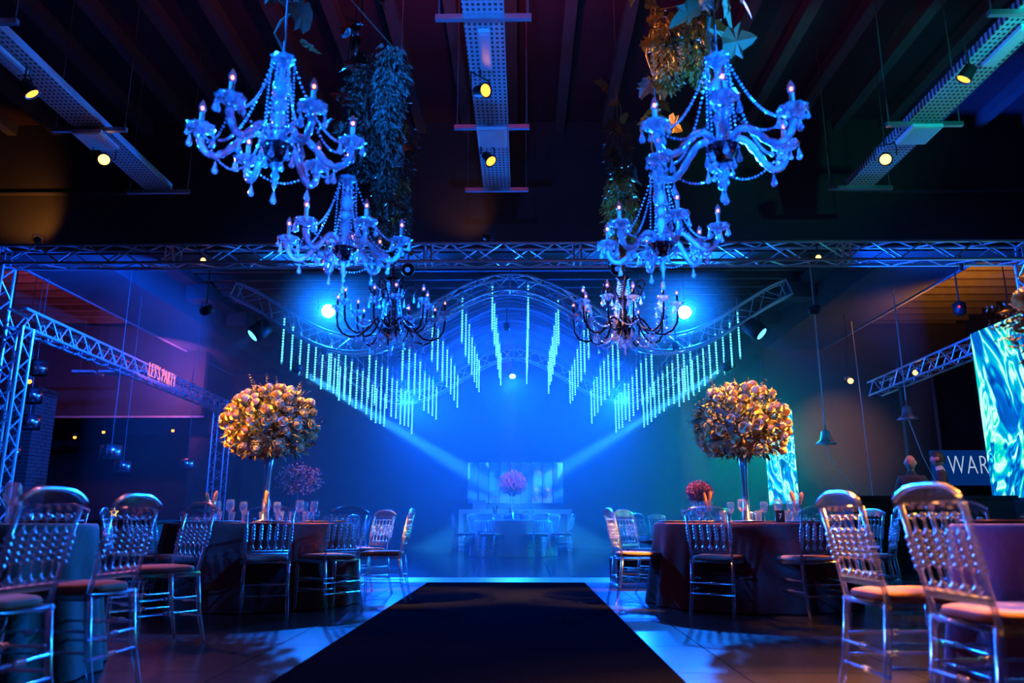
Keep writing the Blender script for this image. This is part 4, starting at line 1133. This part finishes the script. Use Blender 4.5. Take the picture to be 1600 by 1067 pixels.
# people behind the booth
def person(x, y, z, rz, label, hgt, bald, lean=0.0):
    V = []; E = []; Rr = []
    def v(p, r, par=None):
        V.append(p); Rr.append(r)
        if par is not None: E.append((par, len(V) - 1))
        return len(V) - 1
    s = hgt / 1.78
    pel = v((0, 0, .95), (.165, .125)); sp = v((0, -.01, 1.14), (.16, .12), pel); chs = v((0, -.015, 1.34), (.18, .125), sp)
    nb = v((0, -.01, 1.47), (.095, .085), chs); nk = v((0, .01, 1.555), (.064, .068), nb); v((0, .02, 1.60), (.062, .066), nk)
    for q in (-1, 1):
        sh = v((q * .185, -.01, 1.42), (.078, .078), chs); el = v((q * .255, -.02, 1.15), (.056, .058), sh); wr = v((q * .22, .20, 1.05), (.036, .032), el)
        pm = v((q * .205, .27, 1.04), (.038, .018), wr)
        for i, (dx, dl) in enumerate(((-.030, .060), (-.010, .075), (.010, .070), (.028, .055))):
            k = v((q * .205 + dx, .31, 1.035), (.009, .009), pm); k2 = v((q * .205 + dx, .31 + dl * .6, 1.02), (.008, .008), k); v((q * .205 + dx, .31 + dl * .8, .995), (.007, .007), k2)
        t = v((q * .205 - q * .045, .255, 1.04), (.010, .010), pm); v((q * .205 - q * .06, .30, 1.03), (.008, .008), t)
        hp = v((q * .095, 0, .88), (.095, .10), pel); kn = v((q * .105, .02, .50), (.062, .066), hp); an = v((q * .11, -.01, .10), (.045, .048), kn); v((q * .12, .14, .045), (.045, .035), an)
    me = bpy.data.meshes.new('body'); me.from_pydata(V, E, []); o = ob('person', me)
    sk = o.modifiers.new('skin', 'SKIN'); 
    for i, r in enumerate(Rr): me.skin_vertices[0].data[i].radius = r
    me.skin_vertices[0].data[0].use_root = True
    sub = o.modifiers.new('sub', 'SUBSURF'); sub.levels = sub.render_levels = 1
    dg = bpy.context.evaluated_depsgraph_get(); dg.update()
    m2 = bpy.data.meshes.new_from_object(o.evaluated_get(dg)); o.modifiers.clear(); o.data = m2
    # head joined to the same mesh
    vv = [tuple(p.co) for p in m2.vertices]; ff = [tuple(p.vertices) for p in m2.polygons]
    nb_f = len(ff); mb = MB(); mb.v = vv; mb.f = ff
    NU, NV = 28, 20; H = []
    for i in range(NV + 1):
        th = PI * i / NV
        for j in range(NU):
            a = 2 * PI * j / NU
            dx, dy, dz = math.sin(th) * math.sin(a), math.sin(th) * math.cos(a), math.cos(th)
            X, Y, Z = .090 * dx, .110 * dy, .136 * dz
            if dz < -.1: X *= 1 - .28 * (-dz - .1); Y *= 1 - .10 * (-dz)
            front = max(0, dy)
            if dy > .86 and abs(dx) < .22 and -.28 < dz < .12: Y += .022 * (1 - abs(dx) / .22) * (1 - (dz + .28) / .45)
            if dy > .75 and .18 < abs(dx) < .5 and .02 < dz < .2: Y -= .008
            if dy > .8 and abs(dx) < .3 and -.62 < dz < -.48: Y += .005
            if abs(dx) > .90 and -.25 < dz < .2 and abs(dy) < .35: X *= 1.16
            H.append((X, Y + .025, Z + 1.70))
    F = []
    for i in range(NV):
        for j in range(NU): F.append((i * NU + j, (i + 1) * NU + j, (i + 1) * NU + (j + 1) % NU, i * NU + (j + 1) % NU))
    mb.add(H, F)
    me3 = mb.mesh('person_body', 'suit', True); me3.materials.append(MATS['skin']); me3.materials.append(MATS['shirt'])
    for p in me3.polygons:
        c = p.center
        if p.index >= nb_f or c.z > 1.57: p.material_index = 1
        elif not bald and c.z > 1.50 and abs(c.x) < .07: p.material_index = 2
        elif c.y > .215 and .95 < c.z < 1.12: p.material_index = 1
    o.data = me3
    o.location = (x, y, z); o.rotation_euler = (R(lean), 0, rz); o.scale = (s, s, s)
    tag(o, label, 'person', 'people behind the booth')
    if bald:
        g_ = MB()
        for q in (-1, 1): g_.tube([(q * .034 + .026 * math.cos(t * PI / 5), .125, 1.715 + .02 * math.sin(t * PI / 5)) for t in range(10)], .003, 5, closed=True)
        g_.tube([(-.06, .122, 1.72), (-.085, .03, 1.72)], .003, 4); g_.tube([(.06, .122, 1.72), (.085, .03, 1.72)], .003, 4); g_.tube([(-.008, .127, 1.72), (.008, .127, 1.72)], .003, 4)
        ob('eyeglasses', g_.mesh('eyeglasses', 'black'), o)
    else:
        hb = MB(); HV = []
        NU2, NV2 = 20, 9
        for i in range(NV2 + 1):
            th = PI * .62 * i / NV2
            for j in range(NU2):
                a = 2 * PI * j / NU2
                lim = 1.0 if math.cos(a) < .35 else .62
                t2 = min(th, PI * .62 * lim)
                HV.append((.098 * math.sin(t2) * math.sin(a), .119 * math.sin(t2) * math.cos(a) + .018, .147 * math.cos(t2) + 1.70))
        FF = [(i * NU2 + j, (i + 1) * NU2 + j, (i + 1) * NU2 + (j + 1) % NU2, i * NU2 + (j + 1) % NU2) for i in range(NV2) for j in range(NU2)]
        ob('hair', hb.add(HV, FF).mesh('hair', 'hair', True), o)
    return o
o = ob('riser', MB().box((6.85, 13.75, .06), (2.0, 1.3, .12)).mesh('riser', 'black')); tag(o, 'low black riser the two men stand on behind the booth', 'riser')
person(6.62, 13.45, .12, R(155), 'bald man with glasses and dark suit facing the room behind the booth', 1.70, True)
person(7.30, 13.8, .12, R(62), 'dark-haired man in a dark suit turned away towards the bald man', 1.80, False)

# bell pendants with cords and slack cables
for x, y, zb, zt, pts, lb in ((5.83, 15.0, 2.25, 6.21, [(0, 0, .0), (.03, 0, -.25), (.22, 0, -.55), (.50, 0, -.95)], 'bell pendant lamp with a slack cable in front of the warm wall patch'),
                              (7.44, 15.0, 2.72, 5.32, [(0, 0, 0), (.08, 0, -.3), (.20, 0, -.75), (.42, 0, -1.3)], 'larger bell pendant lamp hanging beside the small truss')):
    e = empty('bell_pendant', (x, y, zb), 0, lb, 'pendant lamp', 'bell pendants')
    part('bell', MB().lathe([(.20, -.03), (.17, .0), (.105, .06), (.085, .16), (.07, .22), (.02, .25), (.015, .34), (.01, .34)], 18).mesh('bell', 'steel', True), e)
    rod('cord', e, (0, 0, .33), (0, 0, zt - zb), .014, 'offwhite', 6)
    part('slack_cable', MB().tube(pts, .010, 5).mesh('slack_cable', 'offwhite'), e)
rodo = rod('wall_cable', None, (7.62, 17.5, 6.1), (7.72, 17.5, 1.0), .010, 'offwhite', 5); tag(rodo, 'thin pale cable hanging straight beside the warm wall patch', 'cable')
for p, a, lb, l, hot in (((7.2, 17.0, 3.88), (8.3, 20.4, 2.9), 'warm ceiling spot throwing an orange patch on the right rear wall', (WARM, 800, 46, 1.0), 1),
                    ((8.15, 15.9, 3.78), (8.0, 8, 1.0), 'warm bare lamp clamped to the small truss', None, 1)):
    fixture('spot_lamp', p, a, lb, 'spot lamp', .5, 'w', hot, .7, l)
# lens of that lamp faces the wall, so a small bare bulb hangs under it
e = empty('bare_bulb', (7.2, 16.85, 3.78), 0, 'round warm bulb glowing high before the right rear wall', 'bulb')
part('bulb', MB().ball((0, 0, 0), .060, 12, 8).mesh('bulb', 'lens_warm_hot', True), e)
rod('cord', e, (0, 0, .05), (0, 0, 2.3), .01, 'black', 5)
e = empty('moving_head', (7.9, 13.6, 4.55), 0, 'small black lamp with a red indicator under the right ceiling', 'stage lamp')
part('housing', MB().lathe([(.05, -.16), (.10, -.12), (.11, .06), (.05, .10)], 12).mesh('housing', 'black', True), e)
part('indicator', MB().ball((-.06, -.10, -.02), .02, 8, 6).mesh('indicator', 'red_dot'), e)
rod('bracket', e, (0, 0, .08), (0, 0, .80), .015, 'black', 5)

# warm lamp added under the right ceiling to wash the purlins, purple wash in the left room
fixture('added_purlin_uplight', (9.4, 14.6, 4.3), (9.2, 15.6, 6.1), 'added small warm uplight clamped beside the big screen', 'spot lamp', -6.22, 'w', 0, .5, (WARM, 700, 130, .9))

# ================================================================== LEFT ROOM
drum_me = MB().lathe([(.185, -.13), (.185, .13), (.178, .13), (.178, -.13), (.185, -.13)], 28).mesh('shade', 'chromedrum', True)
inner_me = MB().lathe([(.17, -.12), (.17, .12)], 24).mesh('liner', 'brass', True)
lampb_me = MB().ball((0, 0, 0), .045, 10, 6).mesh('bulb', 'lens_warm', True)
for x, y, z, lit, lb in ((-9.03, 14.0, 3.55, 0, 'topmost chrome drum pendant beside the left truss tower'), (-9.05, 14.0, 3.03, 0, 'chrome drum pendant just under the glowing bulb by the tower'),
                      (-9.02, 14.0, 2.54, 0, 'third chrome drum pendant down beside the truss tower'), (-9.27, 14.0, 1.99, 0, 'lowest small chrome drum pendant behind the truss tower'),
                      (-7.45, 14.0, 1.99, 0, 'large chrome drum pendant hanging alone in the middle of the left room'), (-7.72, 15.0, 1.80, 0, 'darker chrome drum pendant below and behind the lone one'),
                      (-7.25, 16.8, 1.98, 0, 'small chrome drum pendant next to the brick pillar')):
    e = empty('drum_pendant', (x, y, z), 0, lb, 'pendant lamp', 'chrome drum pendants')
    k = 0.85 if z < 2.0 and x > -8.9 and y > 14.5 or x < -9.2 else 1.0
    part('shade', drum_me, e, scl=(k, k, k)); part('liner', inner_me, e, scl=(k, k, k))
    rod('cord', e, (0, 0, .13 * k), (0, 0, {3.03: .37, 2.54: .34}.get(z, 6.21 - z)), .006, 'cable', 4)
    rod('crossbar', e, (-.17 * k, 0, .12 * k), (.17 * k, 0, .12 * k), .006, 'steel', 4)
for x, y, z, lb in ((-9.06, 13.9, 3.28, 'glowing warm bulb between the chrome drum pendants'), (-10.13, 22.3, 3.34, 'small warm downlight in the dark alcove beside the brick pillar'),
                    (-12.15, 22.3, 3.30, 'small warm downlight in the middle of the dark alcove'), (-12.97, 22.3, 3.15, 'small tilted warm lamp at the left of the dark alcove')):
    e = empty('bare_bulb', (x, y, z), 0, lb, 'bulb')
    part('bulb', lampb_me, e); part('collar', MB().lathe([(.05, .03), (.05, .10), (.02, .10)], 10).mesh('collar', 'black'), e)
    rod('stem', e, (0, 0, .10), (0, 0, 6.1 - z), .008, 'black', 4)
for x, w_ in ((-10.35, .5), (-9.72, .5), (-9.0, .3)):
    o = ob('ceiling_light', MB().box((0, 0, 0), (w_, .5, .05)).mesh('ceiling_light', 'white'), None, (x, 18.0, 4.22)); tag(o, 'flat unlit white light panel before the left bulkhead', 'light panel', 'flat panels before the left bulkhead')
    for s in (-1, 1): rod('hanger', o, (s * w_ * .4, 0, 0), (s * w_ * .4, 0, 1.99), .004, 'cable', 4)
# neon sign on the side truss
ns = empty('neon_sign', (-7.885, 16.6, 3.78), 0, 'pink neon sign reading LET\'S PARTY mounted on the side truss', 'neon sign')
dirv = Vector((-0.73, 9.5, 0)).normalized(); rzs = math.atan2(dirv.y, dirv.x)
text('lettering', "LET'S PARTY", .44, 'neon_pink', ns, (0, 0, .10), (R(90), 0, rzs), .010, .58, None, -.010)
rod('rail', ns, -dirv * 1.3 + Vector((0, 0, -.12)), dirv * 1.3 + Vector((0, 0, -.12)), .012, 'alu', 6)
l = bpy.data.lights.new('neon_glow', 'POINT'); l.energy = 10; l.color = PINK; l.shadow_soft_size = .4
lo = bpy.data.objects.new('neon_glow', l); COL.objects.link(lo); lo.parent = ns; lo.location = (.5, 0, .2)
# purple and pink wash lamps added in the left room
fixture('stage_lamp', (-8.3, 19.0, 4.1), (-10.6, 20.5, 4.6), 'added small lamp on the side truss washing the bulkhead purple', 'stage lamp', 0.3, 'b', 2, .5, ((0.8, 0.14, 0.55), 420, 130, .9))
fixture('stage_lamp', (-10.6, 15.4, 4.6), (-10.6, 15.8, 6.1), 'added small lamp on a drop pipe washing the left ceiling pink', 'stage lamp', 1.45, 'b', 2, .5, (PINK, 160, 150, .9))
# neon star and figure on a black side counter
st = empty('side_counter', (-4.65, 9.0, 0), 0, 'small black side counter with neon shapes behind the grey-green table', 'counter')
part('body', MB().box((0, 0, .38), (1.1, .5, .76)).mesh('body', 'black'), st); part('top', MB().box((0, 0, .775), (1.2, .56, .03)).mesh('top', 'blackgloss'), st)
pts = [(.05 * (1 if i % 2 == 0 else .42) * math.sin(PI * i / 5), 0, .05 * (1 if i % 2 == 0 else .42) * math.cos(PI * i / 5)) for i in range(10)]
o = ob('neon_star', MB().tube(pts, .006, 6, closed=True).mesh('neon_star', 'neon_gold'), None, (-4.62, 8.9, .87)); tag(o, 'small golden neon star standing on the black side counter', 'neon light')
o = ob('neon_squiggle', MB().tube([(.02, 0, .10), (.035, 0, .075), (.01, 0, .05), (-.015, 0, .03), (-.04, 0, .0), (-.03, 0, -.03), (.02, 0, -.02)], .007, 6).mesh('neon_squiggle', 'neon_magenta'), None, (-4.58, 8.72, .66)); tag(o, 'magenta neon squiggle on the front of the black side counter', 'neon light')

for o_ in list(COL.objects):
    if o_.name.startswith('bead_'): o_['kind'] = 'stuff'
# ================================================================== HAZE
hm = bpy.data.materials.new('haze'); hm.use_nodes = True; nt = hm.node_tree; nt.nodes.clear()
oo = nt.nodes.new('ShaderNodeOutputMaterial'); vsn = nt.nodes.new('ShaderNodeVolumeScatter')
vsn.inputs['Color'].default_value = (1, 1, 1, 1); vsn.inputs['Density'].default_value = HAZE_DENSITY; vsn.inputs['Anisotropy'].default_value = 0.25
nt.links.new(vsn.outputs[0], oo.inputs['Volume'])
MATS['haze'] = hm
hz = ob('haze', MB().box((-0.25, 18.25, 2.5), (14.1, 11.2, 4.9)).mesh('haze', 'haze')); tag(hz, 'thin blue-lit stage haze filling the far end of the hall', 'haze', None, 'stuff')
